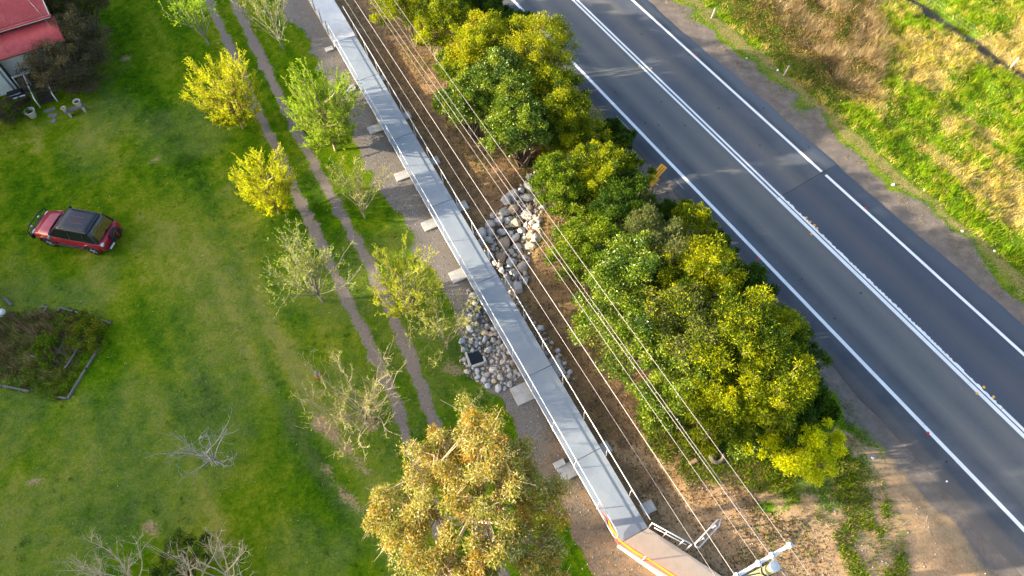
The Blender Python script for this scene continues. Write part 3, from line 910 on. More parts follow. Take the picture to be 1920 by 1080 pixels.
def fill_rocks(root, poly, sizes, seed, tries, skip=None, cap=300, keep=None):
    r = random.Random(seed)
    xs, ys = [p[0] for p in poly], [p[1] for p in poly]
    placed = keep if keep is not None else []
    n = 0
    for (rmin, rmax, t) in sizes:
        for _ in range(t):
            px_, py_ = r.uniform(min(xs), max(xs)), r.uniform(min(ys), max(ys))
            if float(poly_sd(np.array([px_]), np.array([py_]), poly)[0]) > 0.05:
                continue
            rad = r.uniform(rmin, rmax)
            if skip and math.hypot(px_ - skip[0], py_ - skip[1]) < skip[2] + rad * 0.6:
                continue
            if any(math.hypot(px_ - q[0], py_ - q[1]) < (rad + q[2]) * 0.80 for q in placed):
                continue
            placed.append((px_, py_, rad))
            o = link('rock', r.choice(ROCKS), root)
            o.location = Vector((px_, py_, hz1(px_, py_) + rad * 0.28)) - root.location
            o.rotation_euler = (r.uniform(-.3, .3), r.uniform(-.3, .3), r.uniform(0, 6.28))
            o.scale = (rad, rad, rad)
            n += 1
            if n >= cap:
                return placed
    return placed

def gravel_fill(root, poly, n, s0, s1, seed, name='small_stones', skip=None):
    r = np.random.default_rng(seed)
    xs, ys = np.array([p[0] for p in poly]), np.array([p[1] for p in poly])
    px_ = r.uniform(xs.min(), xs.max(), n * 3); py_ = r.uniform(ys.min(), ys.max(), n * 3)
    k = poly_sd(px_, py_, poly) < 0.1
    if skip:
        k &= np.hypot(px_ - skip[0], py_ - skip[1]) > skip[2]
    px_, py_ = px_[k][:n], py_[k][:n]
    o8 = np.array([(1, 0, 0), (-1, 0, 0), (0, 1, 0), (0, -1, 0), (0, 0, .8), (0, 0, -.6)], float)
    f8 = np.array([(0, 2, 4), (2, 1, 4), (1, 3, 4), (3, 0, 4), (2, 0, 5), (1, 2, 5), (3, 1, 5), (0, 3, 5)])
    m = len(px_)
    s = r.uniform(s0, s1, m)
    th = r.uniform(0, 6.28, m)
    off = o8[None] * s[:, None, None] * r.uniform(0.7, 1.2, (m, 6, 1))
    rx = off[..., 0] * np.cos(th)[:, None] - off[..., 1] * np.sin(th)[:, None]
    ry = off[..., 0] * np.sin(th)[:, None] + off[..., 1] * np.cos(th)[:, None]
    V = np.stack([px_[:, None] + rx, py_[:, None] + ry, (hz(px_, py_) + s * 0.2)[:, None] + off[..., 2]], -1).reshape(-1, 3) - np.array(root.location if root else (0, 0, 0))
    F = (f8[None] + (np.arange(m) * 6)[:, None, None]).reshape(-1, 3)
    pal = np.array([(0.13, 0.085, 0.05), (0.20, 0.13, 0.07), (0.26, 0.17, 0.09), (0.09, 0.06, 0.04), (0.30, 0.22, 0.13), (0.16, 0.10, 0.05)]) if name == 'soil_clods' else np.array([(0.40, 0.40, 0.41), (0.32, 0.30, 0.28), (0.40, 0.30, 0.2), (0.5, 0.49, 0.47), (0.36, 0.23, 0.12), (0.22, 0.19, 0.17)])
    c = np.repeat(pal[r.integers(0, 6, m)] * r.uniform(.7, 1.15, (m, 1)), 6, 0)
    o = link(name, np_mesh(name, V, F, M['bark'], c), root)
    o['kind'] = 'stuff'
    return o

POLY_R = PX([(1022, 308), (1042, 325), (1022, 345), (1015, 385), (1012, 440), (992, 480), (990, 520), (970, 548), (958, 548), (938, 505), (905, 462), (900, 438), (925, 402), (958, 372), (985, 345)], -0.2)
POLY_L = PX([(880, 545), (900, 560), (925, 610), (955, 655), (982, 700), (965, 712), (940, 735), (910, 722), (878, 700), (862, 668), (866, 640), (876, 600)], -0.1)
POLY_S = PX([(962, 545), (985, 575), (1020, 625), (1062, 672), (1078, 702), (1068, 715), (1045, 705), (1018, 660), (985, 610), (962, 570)], -0.1)
gR = Vector((sum(p[0] for p in POLY_R) / len(POLY_R), sum(p[1] for p in POLY_R) / len(POLY_R), -0.3))
rb = empty('rock_bed', gR, 0, 'bed of large grey and tan boulders between the boardwalk and the culvert bushes', 'rock bed')
kp = fill_rocks(rb, POLY_R, [(0.30, 0.40, 90), (0.20, 0.30, 360), (0.11, 0.2, 1500), (0.06, 0.11, 1200)], 3, 0, cap=230)
gravel_fill(rb, POLY_R, 900, 0.03, 0.08, 5)
gL = Vector((G(920, 650).x, G(920, 650).y, -0.2))
rb2 = empty('rock_bed', gL, 0, 'bed of small pale rocks around the concrete drain pit', 'rock bed')
kp2 = fill_rocks(rb2, POLY_L, [(0.18, 0.25, 40), (0.11, 0.18, 380), (0.07, 0.11, 900)], 8, 0, skip=(PIT[0], PIT[1], 0.42), cap=230)
gravel_fill(rb2, [p for p in POLY_L], 1500, 0.025, 0.06, 6, skip=(PIT[0], PIT[1], .52))
gS = Vector((G(1040, 675).x, G(1040, 675).y, -0.2))
rb3 = empty('rock_bed', gS, 0, 'thin line of rocks along the tree side edge of the boardwalk', 'rock bed')
fill_rocks(rb3, POLY_S, [(0.16, 0.24, 12), (0.09, 0.16, 200)], 11, 0, cap=50)
gravel_fill(rb3, POLY_S, 300, 0.03, 0.07, 7)
# loose clods and pebbles on the gravel strip and bare dirt
for nm, poly, n, s0, s1, sd in (('loose_gravel', STRIP, 5200, 0.012, 0.04, 21), ('loose_stones', DIRT, 900, 0.012, 0.04, 22), ('soil_clods', SOIL, 9000, 0.015, 0.06, 23)):
    tag(gravel_fill(None, poly, n, s0, s1, sd, nm), {'loose_gravel': 'loose grey gravel beside the boardwalk', 'loose_stones': 'loose stones on the bare dirt near the power pole', 'soil_clods': 'brown soil clods and litter under the trees'}[nm], 'gravel')

# ------------------------------------------------------------------ plants: builders
def seg_mesh(name, S, col, n=4, var=0.15, seed=0):
    """S: rows (x0,y0,z0,x1,y1,z1,r0,r1) -> tapered limbs"""
    S = np.asarray(S, float)
    m = len(S)
    p0, p1, r0, r1 = S[:, :3], S[:, 3:6], S[:, 6], S[:, 7]
    d = p1 - p0
    d /= np.linalg.norm(d, axis=1, keepdims=True) + 1e-9
    ref = np.where(np.abs(d[:, 2:3]) < 0.9, np.array([[0, 0, 1.0]]), np.array([[1.0, 0, 0]]))
    s = np.cross(d, ref); s /= np.linalg.norm(s, axis=1, keepdims=True) + 1e-9
    u = np.cross(s, d)
    a = np.arange(n) * 2 * np.pi / n
    ring = s[:, None] * np.cos(a)[None, :, None] + u[:, None] * np.sin(a)[None, :, None]
    V = np.concatenate([p0[:, None] + ring * r0[:, None, None], p1[:, None] + ring * r1[:, None, None]], 1).reshape(-1, 3)
    k = np.arange(n)
    f = np.stack([k, (k + 1) % n, (k + 1) % n + n, k + n], 1)
    F = (f[None] + (np.arange(m) * 2 * n)[:, None, None]).reshape(-1, 4)
    r = np.random.default_rng(seed)
    c = np.repeat(np.array(col)[None] * r.uniform(1 - var, 1 + var, (m, 1)), 2 * n, 0)
    return np_mesh(name, V, F, M['bark'], c, smooth=True)

def leaf_mesh(name, P, D, Ln, Wd, C, mat, seed=0, up=None, tri=False):
    """diamond leaves with a fold: P base, D direction"""
    r = np.random.default_rng(seed)
    m = len(P)
    D = D / (np.linalg.norm(D, axis=1, keepdims=True) + 1e-9)
    q = r.normal(size=(m, 3))
    if up is not None:
        q = q * 0.55 + up
    S = np.cross(D, q); S /= np.linalg.norm(S, axis=1, keepdims=True) + 1e-9
    U = np.cross(S, D)
    L = Ln[:, None]; Wd = Wd[:, None]
    if tri:      # one long triangle a leaf where leaves are only a pixel or two long
        V = np.stack([P + D * L * .1 + S * Wd * 0.5, P + D * L, P + D * L * .1 - S * Wd * 0.5], 1).reshape(-1, 3)
        return np_mesh(name, V, np.arange(3 * m).reshape(-1, 3), mat, np.repeat(C, 3, 0))
    V = np.stack([P, P + D * L * 0.45 + S * Wd * 0.5 + U * Wd * 0.12, P + D * L - U * Wd * 0.15, P + D * L * 0.45 - S * Wd * 0.5 + U * Wd * 0.12], 1).reshape(-1, 3)
    F = (np.array([[0, 1, 2, 3]])[None] + (np.arange(m) * 4)[:, None, None]).reshape(-1, 4)
    return np_mesh(name, V, F, mat, np.repeat(C, 4, 0))

def palette(cols, n, r, jit=0.18):
    cols = np.array(cols, float)
    c = cols[r.integers(0, len(cols), n)]
    return np.clip(c * r.uniform(1 - jit, 1 + jit, (n, 1)) * r.uniform(0.92, 1.08, (n, 3)), 0.004, 1)

def bent(p, d, L, segs, r0, r1, r, S, up=0.12, wob=0.12):
    """grow a limb; returns points along it with directions"""
    pts = []
    p = np.array(p, float); d = np.array(d, float)
    for i in range(segs):
        d = d + r.normal(0, wob, 3) + np.array([0, 0, up])
        d /= np.linalg.norm(d)
        q = p + d * L / segs
        t0, t1 = i / segs, (i + 1) / segs
        S.append((*p, *q, r0 + (r1 - r0) * t0, r0 + (r1 - r0) * t1))
        p = q
        pts.append((p.copy(), d.copy(), t1))
    return pts

def young_tree(name, label, px, py, height, spread, leaf_cols, bark, seed, nlimb=9, nsub=7, ntwig=4, leaves=7, leaf=(0.09, 0.05), fork=0.16, group=None, lean=(0, 0), up=0.10, tw=0.26, wob=0.10, droop=False, thick=1.0, div=0.62, env=None):
    """vase shaped young deciduous tree: limbs fan up from a low fork, twigs carry small leaves"""
    r = np.random.default_rng(seed)
    g = G(px, py); z0 = hz1(g.x, g.y)
    root = empty(name, (g.x, g.y, z0), 0, label, 'tree', group)
    S, LP, LD = [], [], []
    tr = []
    fh = fork * height
    base_r = 0.028 * height * 0.55 * thick
    p0 = np.array([0, 0, -0.12])
    tt = bent(p0, (lean[0], lean[1], 1), fh + 0.12, 3, base_r * 1.25, base_r, r, tr, up=0, wob=0.03)
    tip = tt[-1][0]
    lead = bent(tip, (lean[0], lean[1], 1), height * 0.5, 4, base_r * 0.9, base_r * 0.35, r, tr, up=0.1, wob=0.06)
    forks = [tip, tip, tip, lead[0][0], lead[0][0], lead[1][0], lead[2][0], lead[3][0]]
    for i in range(nlimb):
        f = forks[int(i / nlimb * len(forks))]
        az = i * 2.399 + r.uniform(-.3, .3)
        th = math.radians(spread) * (0.25 + 0.85 * math.sqrt(((i * 7) % nlimb + .5) / nlimb)) * r.uniform(.85, 1.1)
        d = np.array([math.cos(az) * math.sin(th) + lean[0], math.sin(az) * math.sin(th) + lean[1], math.cos(th)])
        L = (height - f[2]) / max(0.45, math.cos(th)) * r.uniform(0.72, 1.0)
        L = min(L, height * 0.85)
        if env:
            dn_ = d / np.linalg.norm(d); rh, rv = env[0] * height, env[1] * height; cz = height - rv
            o_ = np.array([f[0] / rh, f[1] / rh, (f[2] - cz) / rv]); e_ = np.array([dn_[0] / rh, dn_[1] / rh, dn_[2] / rv])
            A_, B_, C_ = e_ @ e_, 2 * o_ @ e_, o_ @ o_ - 1
            L = max(.3, (-B_ + math.sqrt(max(0, B_ * B_ - 4 * A_ * C_))) / (2 * A_)) * r.uniform(.72, .95)
        limb = bent(f, d, L, 5, base_r * 0.6, base_r * 0.14, r, S, up=up, wob=wob)
        for j in range(nsub):
            k = min(4, int(r.uniform(0.4 if div < .5 else 0.9, 5)))
            q, qd, t = limb[k]
            d2 = qd + r.normal(0, div, 3); d2[2] += 0.22 if not droop else -0.1
            L2 = L * 0.44 * r.uniform(0.5, 1.1) * (1.15 - 0.5 * t)
            sb = bent(q, d2, L2, 3, base_r * 0.2, base_r * 0.07, r, S, up=up * 1.2, wob=min(.15, wob * 1.5))
            for (a, ad, _t) in sb:
                for _ in range(leaves):
                    LP.append(a - ad * r.uniform(0, L2 / 3)); LD.append(ad)
            for kk in range(ntwig):
                a, ad, _t = sb[r.integers(0, 3)]
                d3 = ad + r.normal(0, div, 3); d3[2] += 0.2
                tw_ = bent(a, d3, tw * r.uniform(.6, 1.3), 2, base_r * 0.08, 0.004, r, S, up=0.1, wob=0.1)
                for (b, bd, _t) in tw_:
                    for _ in range(leaves):
                        LP.append(b - bd * r.uniform(0, tw / 2)); LD.append(bd)
        for (a, ad, t) in limb[2:]:
            for _ in range(leaves):
                LP.append(a - ad * r.uniform(0, L / 5)); LD.append(ad)
    link('trunk', seg_mesh('trunk', tr, bark, 6, 0.1, seed), root)
    link('branches', seg_mesh('branches', S, bark, 3, 0.2, seed), root)
    if leaves and leaf_cols:
        P = np.array(LP); D = np.array(LD) + r.normal(0, 0.55, (len(LP), 3))
        n = len(P)
        keep = r.random(n) < 0.95
        P, D = P[keep], D[keep]; n = len(P)
        link('crown', leaf_mesh('crown', P, D, r.uniform(.65, 1.25, n) * leaf[0], r.uniform(.65, 1.25, n) * leaf[1], palette(leaf_cols, n, r), M['leaf'], seed, tri=True), root)
    return root

def clump_tree(name, label, px, py, zc, rad, cols, seed, bark=(0.16, 0.12, 0.085), per=430, nclump=15, leaf=(0.17, 0.075), rz=None, group=None, mat='leaf', cat='tree', stems=4, low=0.35, droop=0.1, world=None, sprays=1.3):
    """broad evergreen: stems, limbs and a crown made of leafy clumps with gaps between them"""
    r = np.random.default_rng(seed)
    g = G(px, py, zc) if world is None else Vector(world)
    z0 = hz1(g.x, g.y)
    root = empty(name, (g.x, g.y, z0), 0, label, cat, group)
    rz = rz or rad * 0.8
    zc = zc - z0
    cen = []
    for i in range(nclump):
        t = (i + 0.5) / nclump
        ph = i * 2.399 + r.uniform(-.4, .4)
        ct = 1 - t * 1.45
        st = math.sqrt(max(0, 1 - ct * ct))
        k = r.uniform(0.45, 1.05)
        c = np.array([math.cos(ph) * st * rad * k, math.sin(ph) * st * rad * k, zc + ct * rz * k])
        c[2] = max(c[2], low)
        cen.append((c, rad * r.uniform(0.17, 0.36)))
    for i in range(int(nclump * sprays)):
        ph, ct = r.uniform(0, 6.28), r.uniform(-.2, 1)
        st = math.sqrt(1 - ct * ct); k = r.uniform(.95, 1.3)
        c = np.array([math.cos(ph) * st * rad * k, math.sin(ph) * st * rad * k, max(low, zc + ct * rz * k)])
        cen.append((c, rad * r.uniform(0.10, 0.17)))
    if sprays > .5:
        an = r.uniform(0, 3.14); ca, sa = math.cos(an), math.sin(an); s1, s2 = r.uniform(1.05, 1.3), r.uniform(.75, .95)
        def warp(c):
            u, w = (c[0] * ca + c[1] * sa) * s1, (-c[0] * sa + c[1] * ca) * s2
            return np.array([u * ca - w * sa, u * sa + w * ca, c[2]])
        cen = [(warp(c), q) for c, q in cen]
    S = []
    st_pts = [np.array([r.normal(0, 0.16 * rad), r.normal(0, 0.16 * rad), -0.15]) for _ in range(stems)]
    for i, (c, cr) in enumerate(cen):
        b = st_pts[i % stems]
        mid = b * 0.7 + c * 0.3 + np.array([0, 0, 0.25 * zc]) + r.normal(0, 0.08 * rad, 3)
        mid[2] = min(mid[2], c[2] * 0.8 + 0.05)
        w = 0.022 * (rad + zc) * 0.55
        S.append((*b, *mid, w, w * 0.6)); S.append((*mid, *c, w * 0.6, w * 0.2))
        for _ in range(3):
            e = c + r.normal(0, 0.5, 3) * cr
            S.append((*c, *e, w * 0.2, 0.006))
    link('trunk', seg_mesh('trunk', S, bark, 5, 0.2, seed), root)
    Ps, Ds, Cs = [], [], []
    cols = np.array(cols, float)
    for (c, cr) in cen:
        n = int(per * r.uniform(0.7, 1.3) * min(1.2, (cr / rad / .28) ** 1.6))
        v = r.normal(size=(n, 3)); v /= np.linalg.norm(v, axis=1, keepdims=True)
        v[:, 2] = np.where(v[:, 2] < -0.35, -v[:, 2], v[:, 2])
        rr_ = cr * (0.25 + 1.05 * r.random(n) ** 0.85) * (1 + 0.25 * np.sin(v[:, 0] * 7 + c[0] * 5) * np.cos(v[:, 1] * 6 + c[1] * 3))
        P = c + v * rr_[:, None] * np.array([1.05, 1.05, 0.85])
        Ps.append(P); Ds.append(v * 0.8 + r.normal(0, 0.6, (n, 3)) + np.array([0, 0, -droop]))
        w = r.dirichlet(np.ones(len(cols)) * 0.6)
        Cs.append(np.clip(cols[r.choice(len(cols), n, p=w)] * r.uniform(.8, 1.2, (n, 1)) * r.uniform(.92, 1.08, (n, 3)), .004, 1))
    P, D, C = np.concatenate(Ps), np.concatenate(Ds), np.concatenate(Cs)
    P[:, 2] = np.maximum(P[:, 2], 0.03)
    n = len(P)
    link('crown', leaf_mesh('crown', P, D, r.uniform(.6, 1.3, n) * leaf[0], r.uniform(.7, 1.2, n) * leaf[1], C, M[mat], seed, up=np.array([0, 0, 0.5]), tri=True), root)
    return root

# ------------------------------------------------------------------ trees along the wheel tracks and on the lawn
YEL = [(0.54, 0.57, 0.002), (0.68, 0.68, 0.003), (0.42, 0.48, 0.002)]
LIME = [(0.27, 0.42, 0.010), (0.38, 0.52, 0.012), (0.19, 0.33, 0.010)]
OLIVE = [(0.32, 0.34, 0.02), (0.40, 0.40, 0.03), (0.24, 0.30, 0.012)]
PALE_BARK = (0.40, 0.33, 0.22)
GREY_BARK = (0.27, 0.24, 0.19)
young_tree('yellow_tree', 'larger bright yellow leafy tree beside the left wheel track', 456, 240, 5.2, 72, YEL, (0.30, 0.24, 0.10), 11, 54, 14, 4, 4, (0.095, 0.045), tw=.28, div=.36, wob=.03, up=.10, fork=.10, env=(.43, .47), lean=(-.02, 0))
young_tree('lime_tree', 'bright lime green leafy tree between wheel track and boardwalk', 630, 282, 5.7, 70, LIME, (0.32, 0.27, 0.13), 12, 46, 12, 4, 4, (0.11, 0.055), tw=.32, div=.42, wob=.04, up=.10, fork=.10, env=(.44, .46), lean=(-.05, 0))
young_tree('yellow_tree', 'smaller bright yellow tree next to the left wheel track, below the larger one', 524, 400, 4.4, 72, YEL, (0.30, 0.24, 0.10), 13, 46, 13, 4, 4, (0.095, 0.045), tw=.26, div=.36, wob=.03, up=.10, fork=.10, env=(.43, .47), lean=(-.02, 0))
young_tree('bare_tree', 'pale branched tree with few yellow buds, touching the right wheel track', 684, 408, 3.4, 45, OLIVE, PALE_BARK, 14, 14, 9, 4, 1, (0.09, 0.05), wob=0.16)
young_tree('budding_tree', 'grey twiggy tree with scattered pale green leaves on the lawn edge', 606, 565, 4.3, 38, OLIVE + LIME, GREY_BARK, 15, 20, 12, 6, 1, (0.11, 0.05), lean=(-.05, 0))
young_tree('budding_tree', 'fine yellow green feathery tree right of the wheel tracks', 775, 592, 5.2, 66, [(0.42, 0.46, 0.006), (0.33, 0.38, 0.006), (0.50, 0.52, 0.012)], (0.30, 0.27, 0.13), 16, 38, 10, 4, 3, (0.10, 0.036), div=.36, wob=.04, up=.10, fork=.10, env=(.42, .47))
young_tree('budding_tree', 'thin sparse tree between the feathery tree and the small pale rocks', 838, 652, 4.0, 42, OLIVE, (0.28, 0.25, 0.16), 17, 16, 9, 5, 1, (0.09, 0.05), thick=.7)
young_tree('bare_tree', 'large pale bare tree standing over the left wheel track', 690, 795, 4.2, 50, OLIVE, PALE_BARK, 18, 24, 11, 5, 1, (0.07, 0.04), wob=0.13, fork=.1, up=.07)
young_tree('bare_sapling', 'small bare sapling beside the big gum tree and the pale rocks', 882, 770, 2.2, 45, OLIVE, PALE_BARK, 19, 7, 5, 3, 1, (0.08, 0.045))
young_tree('bare_sapling', 'small grey leafless tree alone on the lawn', 409, 870, 2.7, 62, None, (0.40, 0.37, 0.32), 20, 14, 6, 3, 0, wob=0.16, up=.05, thick=1.5)
young_tree('budding_tree', 'thin tree with fresh green leaves at the top edge left of the tracks', 392, 85, 3.6, 45, LIME, (0.30, 0.27, 0.2), 21, 14, 8, 4, 2, (0.13, 0.07), lean=(-.1, 0))
young_tree('budding_tree', 'thin grey green tree at the top edge between track and path', 532, 92, 3.9, 48, OLIVE, (0.28, 0.27, 0.2), 22, 16, 9, 4, 1, (0.10, 0.05), lean=(-.05, 0))
DEAD = (0.56, 0.45, 0.31)
young_tree('bare_shrub', 'leftmost pale dead shrub at the bottom edge', 205, 1105, 2.2, 55, None, DEAD, 23, 9, 7, 4, 0, wob=.17, fork=.08, thick=1.35)
young_tree('bare_shrub', 'densest pale dead shrub at the bottom edge', 262, 1095, 3.0, 45, None, DEAD, 24, 11, 9, 5, 0, wob=.16, fork=.08, thick=1.35)
young_tree('bare_shrub', 'pale dead shrub in front of the green bush at the bottom edge', 378, 1095, 3.0, 42, None, DEAD, 25, 9, 7, 4, 0, wob=.16, fork=.08, thick=1.35)
young_tree('bare_shrub', 'rightmost pale dead shrub at the bottom edge', 438, 1085, 3.1, 45, None, DEAD, 26, 10, 7, 4, 0, wob=.16, fork=.08, thick=1.35)
clump_tree('green_bush', 'low bright green bush behind the dead shrubs at the bottom', 345, 1050, 0.8, 1.0, [(0.07, 0.13, 0.01), (0.11, 0.17, 0.015), (0.04, 0.08, 0.01)], 27, per=420, nclump=12, leaf=(0.10, 0.04), cat='bush', low=.2)

# ------------------------------------------------------------------ big gum tree
def gum(name, label, px, py, zc, rad, rz, seed, world=None, per=380, ncl=230, group=None):
    r = np.random.default_rng(seed)
    g = G(px, py, zc) if world is None else Vector(world)
    z0 = hz1(g.x, g.y)
    root = empty(name, (g.x, g.y, z0), 0, label, 'tree', group)
    bark = (0.48, 0.36, 0.25)
    S = []
    tr = bent((0, 0, -.2), (0.03, 0.05, 1), zc * 0.62, 5, 0.17, 0.12, r, S, up=0, wob=0.05)
    top = tr[-1][0]
    cen = []
    limbs = []
    for i in range(11):
        az = i * 2.399 + r.uniform(-.3, .3)
        th = math.radians(r.uniform(18, 68))
        d = np.array([math.cos(az) * math.sin(th), math.sin(az) * math.sin(th), math.cos(th)])
        L = rad * r.uniform(0.6, 0.9) / max(.55, math.sin(th))
        L = min(L, rad * 1.05)
        src = tr[3][0] if i % 3 == 0 else top
        limbs.append(bent(src, d, L, 5, 0.085, 0.03, r, S, up=0.06, wob=0.12))
    lobes = []
    for i in range(13):
        t = (i + .5) / 13
        ct = 1 - 1.25 * t
        st = math.sqrt(max(0, 1 - ct * ct)); ph = i * 2.399 + .5
        k = r.uniform(.62, .88)
        lobes.append((np.array([math.cos(ph) * st * rad * k, math.sin(ph) * st * rad * k, zc + ct * rz * k]), rad * r.uniform(.24, .36)))
    for i in range(ncl):
        lc, lr = lobes[i % 13]
        v = r.normal(size=3); v /= np.linalg.norm(v)
        c = lc + v * lr * r.uniform(.45, 1.0) * np.array([1, 1, .75])
        # join to the nearest limb point
        best = min((p for l in limbs for (p, _d, _t) in l), key=lambda p: np.linalg.norm(p - c))
        m = best * .5 + c * .5 + r.normal(0, .12, 3)
        S.append((*best, *m, 0.028, 0.018)); S.append((*m, *c, 0.018, 0.009))
        for _ in range(3):
            e = c + r.normal(0, .3, 3)
            S.append((*c, *e, 0.009, 0.004))
        cen.append((c, rad * r.uniform(.07, .13)))
    link('trunk', seg_mesh('trunk', S, bark, 6, .15, seed), root)
    cols = np.array([(0.42, 0.37, 0.12), (0.28, 0.30, 0.05), (0.52, 0.28, 0.045), (0.17, 0.19, 0.035), (0.62, 0.56, 0.30), (0.40, 0.18, 0.03)])
    Ps, Ds, Cs = [], [], []
    for c, cr in cen:
        n = int(per * r.uniform(.6, 1.3))
        v = r.normal(size=(n, 3)); v /= np.linalg.norm(v, axis=1, keepdims=True)
        P = c + v * (cr * (0.25 + 0.9 * r.random(n) ** .7))[:, None]
        Ps.append(P); Ds.append(v * .5 + r.normal(0, .6, (n, 3)) + np.array([0, 0, -.45]))
        w = r.dirichlet(np.array([2.2, 2.0, 1.0, 1.2, .9, .5]))
        Cs.append(np.clip(cols[r.choice(6, n, p=w)] * r.uniform(.75, 1.2, (n, 1)), .004, 1))
    P, D, C = np.concatenate(Ps), np.concatenate(Ds), np.concatenate(Cs)
    n = len(P)
    link('crown', leaf_mesh('crown', P, D, r.uniform(.7, 1.3, n) * 0.115, r.uniform(.7, 1.2, n) * 0.046, C, M['leaf'], seed, tri=True), root)
    return root
gum('gum_tree', 'big olive and orange leaved gum tree at the bottom centre', 888, 955, 6.6, 3.35, 2.4, 31)

